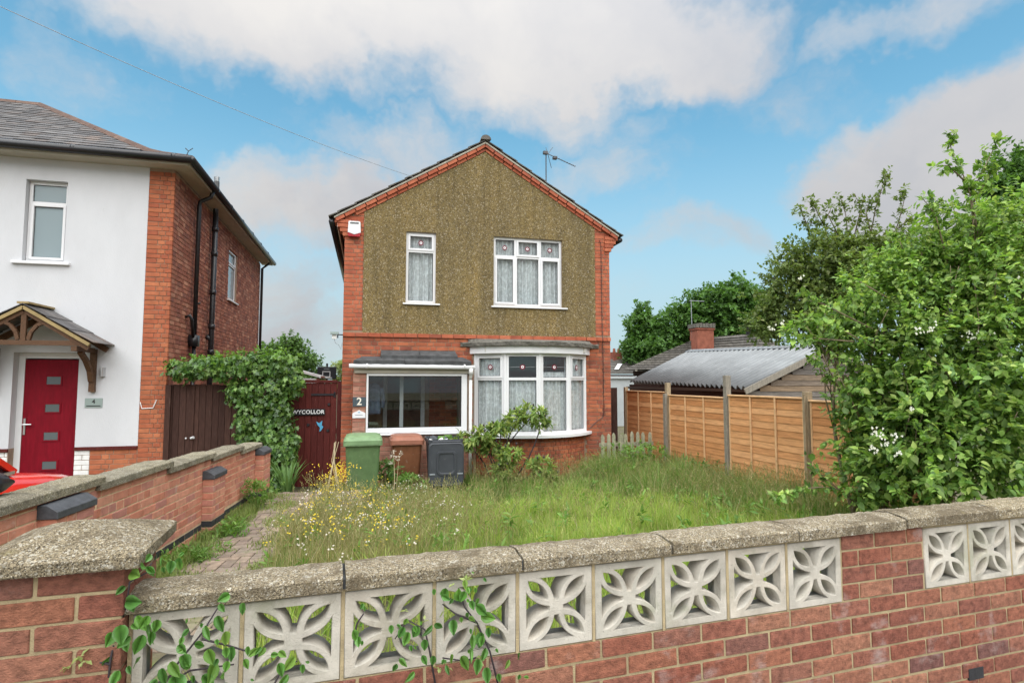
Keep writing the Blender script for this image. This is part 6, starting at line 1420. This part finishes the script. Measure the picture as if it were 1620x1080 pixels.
    # yellow and white flowers over the left meadow
    def flowers(nm, lab, n, mt, r, hl, hh, npet, reg, mtst='grass_dark', cl=5):
        X, Y = field(n * 4, *reg); X, Y = X[:n], Y[:n]; n = len(X); P = np.stack([X, Y, gzv(X, Y)], 1); H = g.uniform(hl, hh, n); V1, F1 = blades(P, H, np.full(n, .0018), .35, g); tips = V1.reshape(n, 5, 3)[:, 4]
        parts = []
        for c in range(cl):
            q = tips + g.normal(size=(n, 3)) * np.array([.035, .035, .025]) * (c > 0); keep = g.random(n) < (1 if c == 0 else .55); q = q[keep]; m = len(q)
            for k in range(npet):
                a = 2 * math.pi * k / npet; parts.append(leaves(q, np.array([math.cos(a), math.sin(a) * .6 - .3, .55 * math.sin(a)]) + g.normal(size=(m, 3)) * .3, np.array([0, -.8, .9]) + g.normal(size=(m, 3)) * .3, r * g.uniform(.7, 1.3, m), np.full(m, r * .8), LEAF2))
        st = tag(npmesh(nm, *join(parts), mt), lab, 'flowers', kind='stuff'); npmesh('stalk', V1, F1, mtst, st)
    flowers('yellow_wildflowers', 'small yellow ragwort flowers scattered over the dry meadow', 190, 'petal_yellow', .010, .26, .52, 5, (5.2, 9.3, -.75, .4), cl=4)
    flowers('white_seed_heads', 'fluffy white seed heads scattered over the dry meadow', 170, 'seed_fluff', .010, .24, .52, 6, (5.0, 9.5, -.7, 1.0), 'dry_stalk', 4)
    flowers('yellow_gate_flowers', 'bushy mass of yellow flowers before the maroon gate', 120, 'petal_yellow', .010, .40, .82, 5, (8.4, 10.2, -.66, -.27), 'grass_straw', 5)
meadow()
# moss and small tufts on the drive
def drive_moss():
    g = np.random.default_rng(91); u = g.uniform(1.2, 6.5, 34000); nn = g.uniform(-.16, 1.5, 34000); edge = np.minimum(abs(nn), abs(DW - nn)); cl = np.sin(u * 4.1 + nn * 3) * np.sin(u * 2.3 - nn * 7 + 1) + g.normal(size=len(u)) * .35
    k = (edge < .10 + .10 * np.sin(u * 3)) | (cl > .48) | ((nn < .22) & (cl > -.1 + nn)); u, nn = u[k], nn[k]; P = np.array([Fd(a, b, .305) for a, b in zip(u, nn)]); P = P[P[:, 1] < 9.2]; n = len(P)
    tag(npmesh('drive_moss', *blades(P, g.uniform(.02, .09, n) * np.where(P[:, 0] < -1.9 + .105 * (P[:, 1] - 3.0), 1.8, 1.0), np.full(n, .0046), .9, g), 'moss_tuft'), 'moss and grass tufts growing between the drive blocks', 'moss', kind='stuff')
drive_moss()
tuft_plant('tall nettles and weeds in front of the picket fence', 5.15, 10.1, .05, 190, .62, .72, .085, .03, 66, 'leaf_weed')
tuft_plant('rank weeds at the right foot of the bay', 4.3, 9.9, .05, 130, .55, .45, .08, .026, 67, 'leaf_weed')
tuft_plant('weeds crowding the foot of the panel fence', 5.6, 8.9, .2, 130, .5, .42, .075, .022, 68, 'leaf_strap')
tuft_plant('dark leafy weeds between green and brown bins', .33, 9.95, .05, 90, .25, .62, .08, .03, 69, 'leaf_tree_light')
tuft_plant('low docks around the base of the brown bin', .62, 9.95, .05, 90, .35, .35, .09, .035, 70, 'leaf_weed')
ct = thing('cane_wigwam', 'pale dry stalks leaning together as an open wigwam before the green bin', 'canes', (-.45, 8.9, .12))
g = np.random.default_rng(95)
for k, (x, y) in enumerate(((-.62, 8.85), (-.58, 8.8), (-.60, 8.95), (-.34, 8.9), (-.36, 8.85), (-.33, 9.0))):
    MB().tube([(x, y, .12), (-.47 + g.normal() * .01, 8.9 + g.normal() * .02, .85), (-.465 + g.normal() * .03, 8.9, 1.12 + g.normal() * .05)], [.008, .007, .004], 5).build('cane', 'dry_stalk', ct)
th = thing('dry_thistle', 'tall dry thistle stalk with fluffy heads in front of brown bin', 'thistle', (.42, 8.7, .15))
b = MB(); b.tube([(.40, 8.7, .15), (.41, 8.7, .6), (.39, 8.7, .98)], [.008, .006, .003], 5); b.tube([(.43, 8.72, .15), (.44, 8.7, .5), (.47, 8.7, .92)], [.006, .005, .003], 5); b.build('stalk', 'dry_stalk', th)
P = np.array([(.39, 8.68, .98), (.36, 8.68, .92), (.42, 8.68, .90), (.47, 8.68, .92), (.35, 8.68, .82), (.45, 8.68, .86), (.50, 8.68, .97)]); P = np.repeat(P, 26, 0) + g.normal(size=(26 * 7, 3)) * .012; n = len(P)
npmesh('seed_head', *leaves(P, rnd_dir(n, g), rnd_dir(n, g), np.full(n, .02), np.full(n, .008), LEAF2), 'seed_fluff', th)
